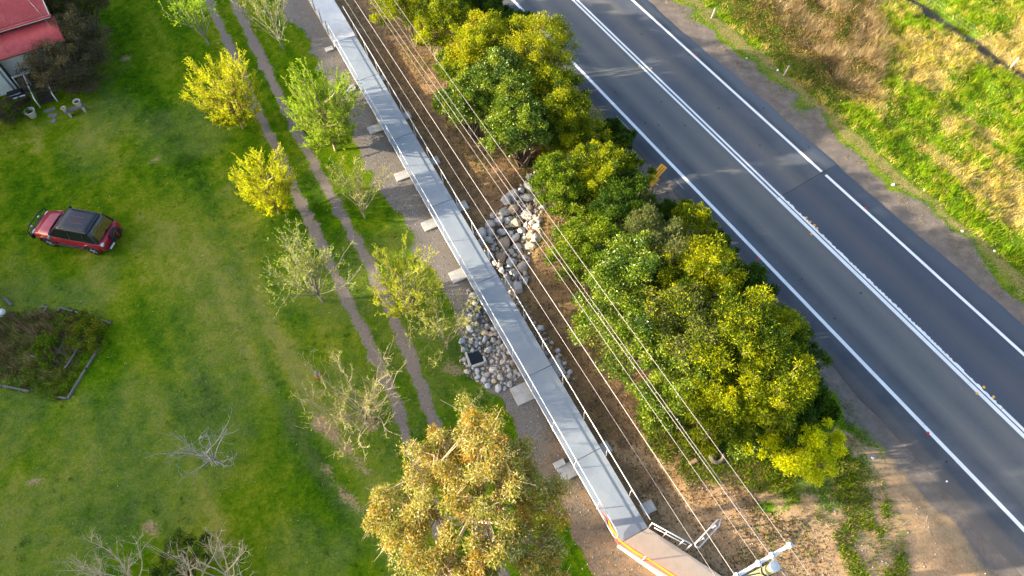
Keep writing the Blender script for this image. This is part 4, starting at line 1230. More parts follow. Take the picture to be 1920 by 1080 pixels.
# ------------------------------------------------------------------ evergreen belt between boardwalk and road
DG = [(0.035, 0.085, 0.004), (0.06, 0.125, 0.005), (0.10, 0.165, 0.006), (0.02, 0.05, 0.004)]
GG = [(0.08, 0.155, 0.003), (0.16, 0.24, 0.005), (0.03, 0.075, 0.003), (0.27, 0.33, 0.02)]
YG = [(0.30, 0.34, 0.003), (0.47, 0.47, 0.005), (0.10, 0.155, 0.002), (0.03, 0.07, 0.002)]
YO = [(0.36, 0.38, 0.005), (0.25, 0.31, 0.004), (0.45, 0.40, 0.008), (0.11, 0.17, 0.003)]
GO = [(0.14, 0.16, 0.05), (0.10, 0.13, 0.03), (0.20, 0.20, 0.07), (0.06, 0.09, 0.02)]
belt = [
 ('green leafy tree in the upper left corner of the tree belt', 772, 14, 2.9, 1.35, YG, 'leaf', {}),
 ('lime leafed tree on bare stems near the top of the tree belt', 832, 48, 3.0, 1.35, YG, 'leaf', {'stems': 9}),
 ('dull green low shrub behind the belt at the top edge', 890, 18, 0.9, 1.25, DG, 'leaf', {'cat': 'shrub'}),
 ('dull green low shrub at the road verge at the top edge', 930, 25, 0.6, 0.8, DG, 'leaf', {'cat': 'shrub'}),
 ('yellow olive tree with a broad top, highest of the upper group', 898, 90, 3.6, 1.45, YO, 'leaf', {}),
 ('broad yellow olive tree overhanging the road edge line', 1005, 112, 3.7, 1.8, YO, 'leaf', {}),
 ('glossy green tree in the middle of the upper group', 945, 165, 3.5, 1.6, GG, 'leaf_gloss', {}),
 ('glossy tree over the bare stems on the boardwalk side of the upper group', 880, 190, 3.0, 1.25, GG, 'leaf_gloss', {'stems': 8}),
 ('yellow green tree on the road side of the upper group', 1035, 185, 3.2, 1.45, YG, 'leaf', {}),
 ('green tree at the lower end of the upper group above the boulders', 975, 248, 2.9, 1.35, GG, 'leaf_gloss', {}),
 ('loose yellowish tree in the gap between upper and middle group', 1075, 232, 1.9, 1.25, YO, 'leaf', {'per': 300}),
 ('yellowish bush on the road verge in the gap above the sign', 1130, 272, 1.2, 0.85, YG, 'leaf', {'cat': 'bush', 'per': 260}),
 ('bright green bush spilling towards the boulder bed', 1058, 358, 2.2, 1.35, GG, 'leaf', {}),
 ('olive tree between the boulder bed bush and the yellow sign', 1132, 335, 2.6, 1.3, YG, 'leaf', {}),
 ('lime tree touching the yellow sign', 1168, 328, 2.5, 0.9, YG, 'leaf', {}),
 ('dark green tree below the yellow sign', 1165, 400, 2.8, 1.35, DG, 'leaf', {}),
 ('small lime tree standing apart at the road edge below the sign', 1300, 425, 2.4, 0.95, YG, 'leaf', {}),
 ('dark shrub on the verge between the sign and the small lime tree', 1258, 410, 0.7, 0.9, DG, 'leaf', {'cat': 'shrub'}),
 ('green tree over exposed trunks beside the power wires', 1105, 468, 2.9, 1.35, GG, 'leaf', {'stems': 3}),
 ('glossy dark tree in the centre of the belt', 1170, 525, 3.4, 1.75, GG, 'leaf_gloss', {}),
 ('grey olive feathery tree in the centre of the belt', 1238, 470, 3.4, 1.5, GO, 'leaf', {}),
 ('yellow green wispy tree right of the grey olive tree', 1305, 520, 3.7, 1.55, YG, 'leaf', {}),
 ('dark green tree on the road side behind the wispy tree', 1372, 540, 2.6, 1.25, DG, 'leaf', {}),
 ('glossy tree with white glints beside the wires', 1200, 615, 3.2, 1.65, GG, 'leaf_gloss', {}),
 ('olive tree in the heart of the lower group', 1288, 625, 3.7, 1.65, GO + YG, 'leaf', {}),
 ('tall lime yellow tree, brightest of the lower group', 1388, 640, 4.1, 1.65, YG, 'leaf', {}),
 ('small yellow green tree top poking out at the road shoulder', 1456, 612, 3.0, 0.9, YG, 'leaf', {}),
 ('green tree right of the wires in the lower group', 1285, 715, 2.8, 1.5, GG, 'leaf_gloss', {}),
 ('yellow green tree with pale bare branches near the road shoulder', 1435, 715, 3.8, 1.5, YG, 'leaf', {}),
 ('dark green tree bulging towards the road shoulder', 1492, 690, 2.6, 1.15, DG, 'leaf', {}),
 ('lime tree at the lower middle of the belt', 1348, 765, 3.3, 1.3, YG, 'leaf', {}),
 ('dark green tree at the lower road side end of the belt', 1455, 768, 2.2, 1.25, DG, 'leaf', {}),
 ('bright lime bush, lowest at the end of the belt', 1492, 838, 2.0, 1.2, YEL, 'leaf', {'cat': 'bush'}),
 ('dark green bush at the verge beside the lime bush', 1520, 760, 1.2, 0.8, DG, 'leaf', {'cat': 'bush'}),
 ('leafy tree closing the gap above the boulders on the road side', 1052, 262, 2.2, 1.2, YG, 'leaf', {}),
 ('green bush on the verge just above the yellow sign', 1150, 262, 1.0, 0.9, DG, 'leaf', {'cat': 'bush'}),
 ('dark low bush between the top trees and the road', 958, 50, 0.9, 1.0, DG, 'leaf', {'cat': 'bush'}),
 ('pale dry bush at the culvert above the boulders', 1035, 285, 1.0, 0.8, YO, 'leaf', {'cat': 'bush', 'per': 260}),
 ('low green bush on the verge between the upper and middle group', 1105, 300, 1.0, 0.9, GG, 'leaf', {'cat': 'bush'}),
 ('small green tree filling the stems side of the upper group', 862, 135, 2.9, 1.15, GG, 'leaf', {'stems': 8}),
 ('low green bush along the road verge right of the centre trees', 1340, 480, 1.0, 0.9, DG, 'leaf', {'cat': 'bush'}),
 ('low glossy creeper bush under the wires', 1248, 770, 0.7, 1.0, GG, 'leaf_gloss', {'cat': 'bush'}),
 ('low green creeper bush beside the old tyre', 1398, 812, 0.9, 1.0, GG, 'leaf_gloss', {'cat': 'bush'}),
]
for i, (lab, px, py, zc, rad, cols, mt, kw) in enumerate(belt):
    kw = dict(kw)
    cat = kw.pop('cat', 'tree')
    nm = 'evergreen_tree' if cat == 'tree' else 'roadside_' + cat
    lf = (0.10, 0.065) if mt == 'leaf_gloss' else ((0.13, 0.042) if cols is YG or cols is GO else (0.10, 0.055))
    kw.setdefault('per', 820)
    if cols is YG: kw.setdefault('bark', (0.40, 0.32, 0.22))
    clump_tree(nm, lab, px, py, zc, rad * 1.14, cols, 200 + i, group='trees and bushes of the roadside belt', mat=mt, cat=cat, leaf=lf, nclump=30 if rad > 1.2 else 16, **kw)
# thin bare stems showing below the crowns
def stem_thicket(label, poly, n, hmin, hmax, seed):
    r = np.random.default_rng(seed)
    xs, ys = np.array([p[0] for p in poly]), np.array([p[1] for p in poly])
    S = []
    while len(S) < n * 3:
        a, b = r.uniform(xs.min(), xs.max()), r.uniform(ys.min(), ys.max())
        if poly_sd(np.array([a]), np.array([b]), poly)[0] > 0: continue
        bent((a, b, hz1(a, b) - .1), (r.normal(0, .12), r.normal(0, .12), 1), r.uniform(hmin, hmax), 3, r.uniform(.014, .03), .01, r, S, up=.02, wob=.05)
    o = link('thin_stems', seg_mesh('thin_stems', S, (0.30, 0.23, 0.15), 4, .3, seed))
    tag(o, label, 'stems', kind='stuff')
stem_thicket('thin bare stems under the crowns at the top of the belt', PX([(755, 30), (800, 90), (850, 190), (900, 240), (930, 230), (880, 120), (830, 60), (790, 20)]), 110, 1.6, 2.9, 41)
stem_thicket('bare stems and leaning trunks under the crowns in the middle of the belt', PX([(1020, 440), (1060, 520), (1110, 600), (1160, 660), (1190, 640), (1120, 540), (1070, 450)]), 38, 1.0, 2.4, 42)

# ------------------------------------------------------------------ shrubs by the house
HS = [(0.10, 0.085, 0.06), (0.14, 0.115, 0.075), (0.06, 0.06, 0.035), (0.22, 0.17, 0.06), (0.055, 0.065, 0.03)]
clump_tree('dark_shrub', 'dark purplish brown shrub covering the porch corner', 120, 132, 1.5, 1.7, HS, 301, per=520, nclump=34, leaf=(0.11, 0.035), cat='shrub', low=.25, rz=1.5)
clump_tree('dark_shrub', 'dark grey brown shrub behind the porch shrub', 150, 75, 1.7, 1.75, HS, 302, per=520, nclump=34, leaf=(0.11, 0.035), cat='shrub', low=.25, rz=1.5)
clump_tree('green_shrub', 'dark yellow green tree beside the red roof at the top edge', 140, 8, 2.4, 1.7, [(0.09, 0.11, 0.02), (0.16, 0.15, 0.02), (0.05, 0.07, 0.015), (0.10, 0.085, 0.04)], 303, per=520, nclump=30, leaf=(0.13, 0.05), cat='tree')
clump_tree('green_shrub', 'shadowy low shrub at the foot of the porch shrub', 160, 150, 0.7, 1.1, HS, 304, per=300, leaf=(0.10, 0.035), cat='shrub', low=.2)
clump_tree('dark_shrub', 'small dark shrub at the left edge below the barbecue', 5, 210, 0.8, 0.85, HS, 305, per=360, leaf=(0.10, 0.04), cat='shrub', low=.2, nclump=10)
clump_tree('green_plant', 'low green plant beside the white urn', 40, 212, 0.3, 0.6, [(0.07, 0.13, 0.012), (0.12, 0.17, 0.015)], 306, per=160, leaf=(0.11, 0.06), cat='plant', low=.12, nclump=9, rz=.3)

# ------------------------------------------------------------------ unseen trees west of the lawn, added to shade it
cols = np.array(GO + DG)
proto = clump_tree('added_shade_tree', 'tall unseen tree added for shade past the left edge, between garden bed and bottom corner', 0, 0, 8.0, 5.6, GO + DG, 401, per=900, nclump=26, leaf=(0.42, 0.22), rz=4.6, group='unseen trees added to shade the lawn', world=(-52, 6, 8.0), stems=2, low=1.2)
proto.scale = (1, 1, 1.08)
def copy_tree(o, loc, rz, sc, label=None):
    c = o.copy(); COL.objects.link(c); c.location = loc; c.rotation_euler = (0, 0, rz); c.scale = sc
    if label: c['label'] = label
    for ch in o.children:
        k = ch.copy(); COL.objects.link(k); k.parent = c
    return c
SHADE = ['past the left edge, below the level of the garden bed', 'past the left edge, level with the car', 'past the left edge, just above the level of the car', 'past the left edge, level with the porch steps', 'past the left edge, level with the red roof', 'beyond the top left corner', 'past the left edge, level with the bare shrubs', 'in the second row, level with the garden bed', 'in the second row, level with the car', 'nearest the lawn, filling a light gap level with the garden bed']
for i, (sx, sy, ss) in enumerate([(-53, -8, 1.0), (-55, 17, 1.06), (-52, 25, 1.02), (-54, 34, 1.12), (-53, 43, 1.08), (-56, 52, 1.2), (-52, 0, .95), (-58, 11, 1.1), (-58, 29, 1.15), (-51, 11.5, .98)]):
    copy_tree(proto, (sx, sy, 0), i * 1.3, (ss, ss, ss * (.74 if sy > 20 else .84 if sy > 10 else 1.08)), 'tall unseen tree added for shade ' + SHADE[i])  # heights shaped so shade covers the lawn and leaves yellow tree tops lit

# ------------------------------------------------------------------ power pole and wires
def power_pole(loc, label, rz, arm_a, arm_b):
    root = empty('power_pole', loc, 0, label, 'power pole')
    zt = 9.3
    L = Vector(loc)
    mb = MB(); mb.tube([(0, 0, -0.6), (0, 0, 4), (0, 0, zt - 0.1)], [0.19, 0.17, 0.145], 14)
    mb.build('shaft', M['pole_timber'], root, smooth=True)
    MB().lathe([(0.158, -0.12), (0.162, 0.0), (0.15, 0.02), (0.0, 0.03)], (0, 0, zt), 16).build('cap', M['cap_metal'], root)
    MB().lathe([(0.175, -0.05), (0.18, 0.0), (0.175, 0.05)], (0, 0, zt - 0.75), 16).build('band', M['black'], root)
    a, b = Vector(arm_a) - L, Vector(arm_b) - L
    arm = MB().beam(a, b, 0.11, 0.12).build('crossarm', M['white_paint'], root, bevel=0.01)
    mid = a.lerp(b, 0.4)
    MB().beam(a.lerp(b, .12) - Vector((0, 0, .05)), Vector((0, 0, zt - 1.1)), 0.05, 0.01).build('brace', M['grey_steel'], root)
    MB().beam(a.lerp(b, .8) - Vector((0, 0, .05)), Vector((0, 0, zt - 1.1)), 0.05, 0.01).build('brace', M['grey_steel'], root)
    ins = []
    for t in (0.01, 0.26, 0.45, 0.75, 0.99):
        p = a.lerp(b, t) + Vector((0, 0, 0.06))
        o = MB().lathe([(0.03, 0), (0.035, 0.04), (0.095, 0.05), (0.10, 0.075), (0.055, 0.10), (0.088, 0.115), (0.088, 0.135), (0.035, 0.15), (0.035, 0.18), (0.0, 0.185)], p, 14).build('insulator', M['porcelain'], root, smooth=True)
        MB().box(p + Vector((0, 0, .186)), (0.075, 0.02, 0.02), rz + .6).build('clamp', M['brown_timber'], o)
        ins.append(p + L + Vector((0, 0, 0.19)))
    return root, ins

def wood_stripes():
    m, nt, out = new_mat('pole_timber')
    v = coords(nt)
    mp = N(nt, 'ShaderNodeMapping'); mp.inputs['Scale'].default_value = (22, 22, 0.8); lk(nt, v, mp.inputs['Vector'])
    n = tex_noise(nt, mp.outputs[0], 1.0, 4, 0.6)
    c = ramp(nt, n, [(0.3, (0.11, 0.12, 0.06)), (0.55, (0.25, 0.25, 0.13)), (0.75, (0.36, 0.33, 0.2))])
    principled(nt, out, c, 0.9, 0, 0.15, bump=n, bstr=0.5, bdist=0.02)
    return m
M['pole_timber'] = wood_stripes()
M['cap_metal'] = simple_mat('cap_metal', (0.22, 0.27, 0.34), 0.5, metal=0.3, var=0.2, scale=10)
M['porcelain'] = simple_mat('porcelain', (0.60, 0.66, 0.74), 0.25, spec=0.6, var=0.08, scale=10, bstr=0)

zw = 9.05
pt = G(1453, 1062, 9.3)
armA, armB = G(1479, 1023, zw), G(1345, 1101, zw)
pole, ins = power_pole((pt.x, pt.y, 0), 'timber power pole with white crossarm at the bottom right', 0, armA, armB)
W_DEF = [('thin lowest wire, nearest the boardwalk', (650, 0), (1326, 1057), 7.6, 0.008, 0.5),
         ('thick twisted wire, second from the boardwalk', (668, 0), (1377, 1077), 9.24, 0.013, 0.45),
         ('thin wire, third from the boardwalk', (698, 0), (1421, 1052), 9.24, 0.007, 0.45),
         ('wire ending at the second insulator from the road', (705.5, 0), (1446, 1043), 9.24, 0.009, 0.45),
         ('wire running close beside the one at the second insulator', (720, 0), (1451, 1042), 9.22, 0.008, 0.62),
         ('outermost wire over the trees, nearest the road', (743, 0), (1477, 1021), 9.24, 0.008, 0.45)]
far_pts = []
for lab, p0, p1, zc, rad, sag in W_DEF:
    e, s = G(*p1, zc), G(*p0, zc)
    f = s + (s - e) * 0.55
    far_pts.append(f)
    pts = []
    for k in range(41):
        t = k / 40
        p = e.lerp(f, t)
        p.z -= 4 * 0.55 * sag * t * (1 - t)
        pts.append(p)
    q = e - (s - e) * 0.25
    pts = [q] + pts
    o = MB().tube(pts, rad, 5).build('power_line', M['wire'], smooth=True)
    tag(o, lab, 'power line', 'power lines above the boardwalk')
fm = (far_pts[2] + far_pts[5]) / 2
fd = (far_pts[5] - far_pts[1]); fd.z = 0; fd.normalize()
fpz = Vector((fm.x, fm.y, zw))
power_pole((fm.x - 0.1, fm.y - .25, 0), 'second timber power pole, past the top edge along the wires', 0, fpz + fd * 1.3, fpz - fd * 1.4)

# ------------------------------------------------------------------ car
def car_paint():
    m, nt, out = new_mat('red_car_paint')
    v = coords(nt)
    n = tex_noise(nt, v, 3, 4)
    n2 = tex_noise(nt, v, 30, 3)
    c = ramp(nt, n, [(0.3, (0.24, 0.002, 0.018)), (0.7, (0.33, 0.004, 0.034))])
    c = mix(nt, ramp(nt, n2, [(0.5, 0.0), (0.75, 0.22)]), c, (0.34, 0.05, 0.08))
    principled(nt, out, c, 0.32, 0.15, 0.5, coat=0.4)
    return m
M['car_red'] = car_paint()
M['car_glass'] = simple_mat('car_glass', (0.008, 0.010, 0.013), 0.08, spec=0.6, var=0.2, scale=3, bstr=0)
M['rear_glass'] = simple_mat('rear_glass', (0.015, 0.018, 0.014), 0.12, spec=0.7, var=0.5, scale=3, bstr=0)
M['car_roof'] = simple_mat('black_roof_paint', (0.014, 0.016, 0.024), 0.35, spec=0.5, var=0.35, scale=7, bstr=0)
M['lamp_clear'] = simple_mat('clear_lamp', (0.6, 0.62, 0.64), 0.2, spec=0.6, var=0.1, bstr=0)
M['lamp_red'] = simple_mat('red_lamp', (0.4, 0.01, 0.015), 0.25, spec=0.6, var=0.1, bstr=0)
M['dark_grey'] = simple_mat('dark_grey_plastic', (0.045, 0.047, 0.052), 0.6, var=0.2)

g0 = (G(94, 452, .35) + G(178, 468, .35)) / 2
ang = math.atan2(*(G(94, 452, .35) - G(178, 468, .35)).yx)
hd = Vector((math.cos(ang), math.sin(ang), 0))
cc = g0 + Vector((hd.y, -hd.x, 0)) * 0.78
car = empty('parked_car', (cc.x, cc.y, hz1(cc.x, cc.y) + 0.01), ang, 'red four wheel drive with black roof and spare wheel parked on the lawn', 'car')
def sec(x, w, zt, zb, crown=0.04):
    h = [(0.0, zt + crown), (w * 0.55, zt + crown * .75), (w * .86, zt + 0.0), (w * .98, zt - 0.10), (w * 1.01, (zt + zb) / 2), (w * .985, zb + 0.1), (w * .9, zb), (0, zb)]
    ring = [(x, y, z) for y, z in h] + [(x, -y, z) for y, z in reversed(h[1:-1])]
    return ring
body = MB()
body.loft([sec(*s) for s in [(2.16, .58, .70, .46, .01), (2.10, .72, .80, .42, .02), (1.98, .80, .89, .38, .03), (1.55, .85, .96, .34, .05), (1.05, .87, 1.01, .34, .05), (.80, .875, 1.04, .34, .02),
                             (0, .885, 1.06, .34, 0), (-1.0, .885, 1.07, .34, 0), (-1.7, .875, 1.07, .36, 0), (-1.98, .845, 1.04, .40, 0), (-2.10, .80, .98, .46, 0), (-2.14, .70, .92, .52, 0)]])
body.build('body', M['car_red'], car, smooth=True)
def ring_rr(x0, x1, w, z, r=0.16, n=4):
    pts = []
    for (cx, cy, a0) in ((x0 - r, w - r, 0), (x1 + r, w - r, 90), (x1 + r, -w + r, 180), (x0 - r, -w + r, 270)):
        for k in range(n + 1):
            a = math.radians(a0 + 90 * k / n)
            pts.append((cx + r * math.cos(a), cy + r * math.sin(a), z))
    return pts
cab = MB()
cab.loft([ring_rr(.98, -1.95, .84, 1.02, .08), ring_rr(.86, -1.92, .825, 1.12, .10), ring_rr(.42, -1.80, .73, 1.50, .12), ring_rr(.22, -1.70, .68, 1.66, .14)])
cab.build('window_glass', M['car_glass'], car, smooth=False)
rf = MB()
rf.loft([ring_rr(.36, -1.52, .71, 1.60, .13), ring_rr(.30, -1.56, .71, 1.66, .13), ring_rr(.18, -1.56, .66, 1.72, .14), ring_rr(-.1, -1.3, .45, 1.745, .16)])
roof = rf.build('roof', M['car_roof'], car, smooth=True)
for s in (-1, 1):
    MB().tube([(.10, s * .63, 1.70), (.0, s * .64, 1.765), (-1.35, s * .63, 1.775), (-1.5, s * .62, 1.71)], .022, 6).build('roof_rail', M['dark_grey'], roof, smooth=True)
    MB().box((-.62 - .06 * s, s * .2, 1.746), (.85, .018, .008)).build('roof_stripe', M['lamp_red'], roof)
    # pillars
    MB().beam((.93, s * .80, 1.06), (.24, s * .675, 1.66), .07, .03).build('pillar', M['car_roof'], car)
    MB().beam((-.35, s * .845, 1.05), (-.42, s * .70, 1.65), .07, .025).build('pillar', M['car_roof'], car)
    MB().beam((-1.2, s * .845, 1.05), (-1.25, s * .70, 1.65), .07, .025).build('pillar', M['car_roof'], car)
    MB().beam((-1.88, s * .80, 1.06), (-1.62, s * .68, 1.66), .11, .04).build('pillar', M['car_roof'], car)
    MB().beam((.86, s * .86, 1.065), (-1.9, s * .86, 1.085), .03, .03).build('belt_trim', M['black'], car)
    MB().box((-.05, s * .90, .40), (1.85, .10, .07)).build('side_step', M['dark_grey'], car, bevel=.01)
    mir = MB().box((.72, s * 1.0, 1.14), (.14, .20, .15)).build('mirror', M['black'] if s < 0 else M['grey_steel'], car, bevel=.03)
    MB().box((2.05, s * .60, .80), (.14, .28, .12)).build('headlight', M['lamp_clear'], car, bevel=.03)
    MB().box((-2.06, s * .72, .93), (.12, .20, .16)).build('tail_light', M['lamp_clear'] if s > 0 else M['lamp_red'], car, bevel=.02)
    MB().box((1.5, s * .885, .78), (.25, .01, .03)).build('side_indicator', M['lamp_clear'], car)
    for xw in (1.28, -1.30):
        arch = MB()
        pts = [(xw + .47 * math.cos(a), s * .885, .38 + .47 * math.sin(a)) for a in np.linspace(0.0, math.pi, 11)]
        arch.tube(pts, .045, 6); arch.build('wheel_arch', M['car_red'], car, smooth=True)
        Mr = Matrix.Rotation(math.radians(90), 3, 'X')
        MB().lathe([(.40, -.02), (.40, .02)], (xw, s * .87, .38), 18, Mr).build('wheel_well', M['black'], car)
        wl = MB().lathe([(.20, -.10), (.31, -.11), (.345, -.07), (.352, 0), (.345, .07), (.31, .11), (.20, .10)], (xw, s * .80, .35), 24, Mr, close=True).build('wheel', M['rubber'], car, smooth=True)
        rim = MB().lathe([(.0, .03), (.06, .05), (.16, .04), (.20, .0), (.22, -.03)], (0, 0, 0), 20, Matrix.Rotation(math.radians(90) * (1 if s < 0 else -1), 3, 'X'))
        for k in range(5):
            a = k * 2 * math.pi / 5
            rim.beam((.04 * math.cos(a), s * .065, .04 * math.sin(a)), (.205 * math.cos(a), s * .06, .205 * math.sin(a)), .055, .03, up=(0, 1, 0))
        ro = rim.build('rim', M['alloy'], wl); ro.location = (xw, s * .83, .35)
MB().add([(1.0, -.76, 1.07), (1.0, .76, 1.07), (.36, .60, 1.615), (.36, -.60, 1.615), ], [(0, 1, 2, 3)]).build('windscreen', M['car_glass'], car)
MB().add([(-1.985, -.70, 1.13), (-1.985, .70, 1.13), (-1.745, .60, 1.60), (-1.745, -.60, 1.60)], [(0, 1, 2, 3)]).build('rear_window', M['rear_glass'], car)
MB().tube([(.98, -.78, 1.055), (1.04, -.4, 1.075), (1.05, 0, 1.08), (1.04, .4, 1.075), (.98, .78, 1.055)], .03, 6).build('scuttle', M['black'], car)
sp = MB().lathe([(.10, -.09), (.28, -.10), (.335, -.06), (.34, 0), (.335, .06), (.28, .10), (.10, .09)], (-2.28, -.12, .86), 24, Matrix.Rotation(math.radians(90), 3, 'Y'), close=True).build('spare_wheel', M['rubber'], car, smooth=True)
MB().lathe([(.0, .0), (.30, .02), (.30, .06), (.0, .07)], (-2.38, -.12, .86), 20, Matrix.Rotation(math.radians(-90), 3, 'Y')).build('cover', M['black'], sp)
MB().box((-2.455, -.12, .92), (.02, .06, .42)).build('cover_stripe', M['lamp_red'], sp)
MB().box((-2.17, 0, .46), (.16, 1.45, .18)).build('rear_bumper', M['dark_grey'], car, bevel=.04)
MB().box((-2.27, .45, .52), (.02, .4, .11)).build('number_plate', M['lamp_clear'], car)
bull = MB()
bull.loft([[(2.14, -.86, .38), (2.30, -.86, .40), (2.30, -.86, .62), (2.14, -.86, .62)], [(2.20, -.5, .36), (2.42, -.5, .38), (2.42, -.5, .66), (2.2, -.5, .66)],
           [(2.20, .5, .36), (2.42, .5, .38), (2.42, .5, .66), (2.2, .5, .66)], [(2.14, .86, .38), (2.30, .86, .40), (2.30, .86, .62), (2.14, .86, .62)]])
bb = bull.build('bull_bar', M['black'], car, bevel=.03)
MB().tube([(2.22, -.82, .6), (2.26, -.78, .95), (2.34, -.4, 1.0), (2.34, .4, 1.0), (2.26, .78, .95), (2.22, .82, .6)], .032, 8).build('hoop', M['black'], bb, smooth=True)
for yy in (-.33, .33):
    MB().lathe([(.0, 0), (.06, .01), (.06, .05), (.04, .07)], (2.38, yy, .76), 12, Matrix.Rotation(math.radians(90), 3, 'Y')).build('driving_light', M['lamp_clear'], bb)

# ------------------------------------------------------------------ house
e1_, e0_ = G(120, 73, 2.9), G(0, 110, 2.9)
hr = math.atan2(e1_.y - e0_.y, e1_.x - e0_.x)
house = empty('house', (e1_.x, e1_.y, 0), hr, 'white weatherboard house with red corrugated roof in the top left corner', 'house')
def roof_mat():
    m, nt, out = new_mat('red_roof_steel')
    v = coords(nt)
    n = tex_noise(nt, v, 0.8, 5, 0.6); n2 = tex_noise(nt, v, 6, 4, 0.7)
    c = ramp(nt, mth(nt, 'ADD', mth(nt, 'MULTIPLY', n, .6), mth(nt, 'MULTIPLY', n2, .4)), [(0.3, (0.40, 0.06, 0.055)), (0.5, (0.52, 0.075, 0.075)), (0.7, (0.58, 0.14, 0.13))])
    principled(nt, out, c, 0.55, 0.0, 0.35)
    return m
M['roof'] = roof_mat()
def weather_mat():
    return simple_mat('weatherboard_paint', (0.66, 0.64, 0.58), 0.65, var=0.14, scale=3)
M['board'] = weather_mat()
def corrugated(x0, x1, y0, z0, y1, z1, pitch=0.076, amp=0.011):
    n = int((x1 - x0) / pitch * 4)
    V = []
    for j, (yy, zz) in enumerate(((y0, z0), (y1, z1))):
        for i in range(n + 1):
            xx = x0 + (x1 - x0) * i / n
            V.append((xx, yy, zz + amp * math.sin(i * math.pi / 2)))
    k = n + 1
    F = [(i, i + 1, k + i + 1, k + i) for i in range(n)]
    return V, F
def sheet_row(x0, x1, y0, z0, y1, z1, w, parent):
    # every sheet laid over the next, with a small lap
    xx = x1
    q = 0
    while xx > x0 + .05:
        V, F = corrugated(max(x0, xx - w - .03), xx, y0, z0 + (q % 2) * .006, y1, z1 + (q % 2) * .006)
        o = MB().add(V, F).build('roof_sheet', M['roof'], parent, smooth=True)
        sd_ = o.modifiers.new('thick', 'SOLIDIFY'); sd_.thickness = .004
        xx -= w; q += 1
Y1, Z1 = 1.62, 3.42
sheet_row(-9, 0, 0, 2.9, Y1, Z1, 0.76, house)
sheet_row(-9, -.16, Y1 - .10, 3.72, Y1 + 4.2, 5.5, 0.76, house)
V, F = corrugated(-9, -.16, Y1 + 8.4, 3.72, Y1 + 4.2, 5.5); MB().add(V, F).build('roof_sheet', M['roof'], house, smooth=True)
MB().beam((-9, Y1 + 4.2, 5.52), (-.12, Y1 + 4.2, 5.52), .3, .04).build('ridge_cap', M['roof'], house)
M['gutter'] = simple_mat('gutter_red', (0.26, 0.05, 0.045), 0.5, var=.2)
MB().beam((-9, -.05, 2.84), (.04, -.05, 2.84), .11, .10).build('gutter', M['gutter'], house, bevel=.01)
MB().beam((-9, Y1 - .16, 3.64), (-.1, Y1 - .16, 3.64), .12, .10).build('gutter', M['roof'], house, bevel=.01)
MB().beam((-9, Y1 - .10, 3.55), (-.2, Y1 - .10, 3.55), .03, .14).build('fascia', M['white_paint'], house)
MB().beam((-.02, 0, 2.86), (-.02, Y1, 3.36), .03, .14).build('barge_board', M['gutter'], house)
MB().beam((-.18, Y1 - .1, 3.66), (-.18, Y1 + 4.2, 5.44), .03, .18).build('barge_board', M['white_paint'], house)
# walls: lapped boards, each a part
def boards(x0, x1, yf, zb, n):
    for i in range(n):
        zz = zb + i * .155
        mb = MB(); mb.add([(x0, yf - .03, zz), (x1, yf - .03, zz), (x1, yf - .008, zz + .16), (x0, yf - .008, zz + .16), (x0, yf - .002, zz), (x1, yf - .002, zz)], [(0, 1, 2, 3), (0, 4, 5, 1), (4, 3, 2, 5)])
        mb.build('weatherboard', M['board'], house)
boards(-4.1, -.42, 1.50, .45, 16)
boards(-9, -4.2, .80, .05, 17)
MB().box((-4.7, 5.0, 1.45), (8.56, 7.0, 2.9)).build('wall', M['board'], house)
MB().box((-6.6, 1.2, 1.38), (4.8, .8, 2.76)).build('wing_wall', M['board'], house)
MB().box((-4.18, 1.18, 1.42), (.04, .62, 2.0)).build('dark_reveal', M['black'], house)  # black panel standing in for the shaded side face of the wing
MB().box((-4.19, .80, 1.4), (.10, .10, 2.75)).build('corner_board', M['white_paint'], house)
MB().tube([(-4.32, .70, 2.75), (-4.32, .70, .05)], .045, 8).build('downpipe', M['cap_metal'], house)
MB().box((-.42, .12, 1.62), (.10, .10, 2.4)).build('porch_post', M['white_paint'], house, bevel=.008)
MB().box((-.38, 1.47, 1.4), (.10, .08, 2.75)).build('corner_board', M['white_paint'], house)
# porch floor planks and steps
for i in range(8):
    MB().box((-2.25, 1.38 - i * .155, .42), (3.6, .145, .04)).build('floor_plank', M['brown_timber'], house)
MB().box((-2.25, .85, .2), (3.5, 1.25, .36)).build('porch_base', M['brown_timber'], house)
for i in range(5):
    MB().box((-2.68, .10 - i * .30, .36 - i * .075), (.95, .27, .045)).build('step', M['brown_timber'], house)
for s in (-3.2, -2.16):
    h = MB()
    h.tube([(s, .30, .40), (s, .30, 1.30), (s, .12, 1.30), (s, -1.35, .62), (s, -1.42, .02)], .042, 6)
    h.build('handrail', M['white_paint'], house, smooth=True)
MB().tube([(-3.2, .30, 1.30), (-3.85, .34, 1.30), (-3.85, .34, .42)], .042, 6).build('handrail', M['white_paint'], house, smooth=True)
# flue and aerial on the roof
MB().lathe([(.09, 0), (.09, .35), (.14, .36), (.14, .42), (0, .45)], (-1.05, Y1 + 1.5, 4.35), 12).build('roof_vent', M['white_paint'], house)
MB().tube([(-1.0, Y1 + 1.3, 4.35), (-.55, Y1 - .1, 3.75), (-.45, Y1 - .6, 3.3)], .012, 5).build('cable', M['grey_steel'], house)
MB().tube([(-3.1, .2, 2.98), (-3.35, .5, 3.5), (-3.5, .75, 3.9)], .018, 6).build('aerial_mast', M['grey_steel'], house, smooth=True)
MB().tube([(-3.75, .6, 3.62), (-3.2, .72, 3.64)], .014, 5).build('aerial_bar', M['grey_steel'], house)
MB().box((-3.55, .95, 3.62), (.42, .26, .05), .3).build('solar_panel', M['black'], house)
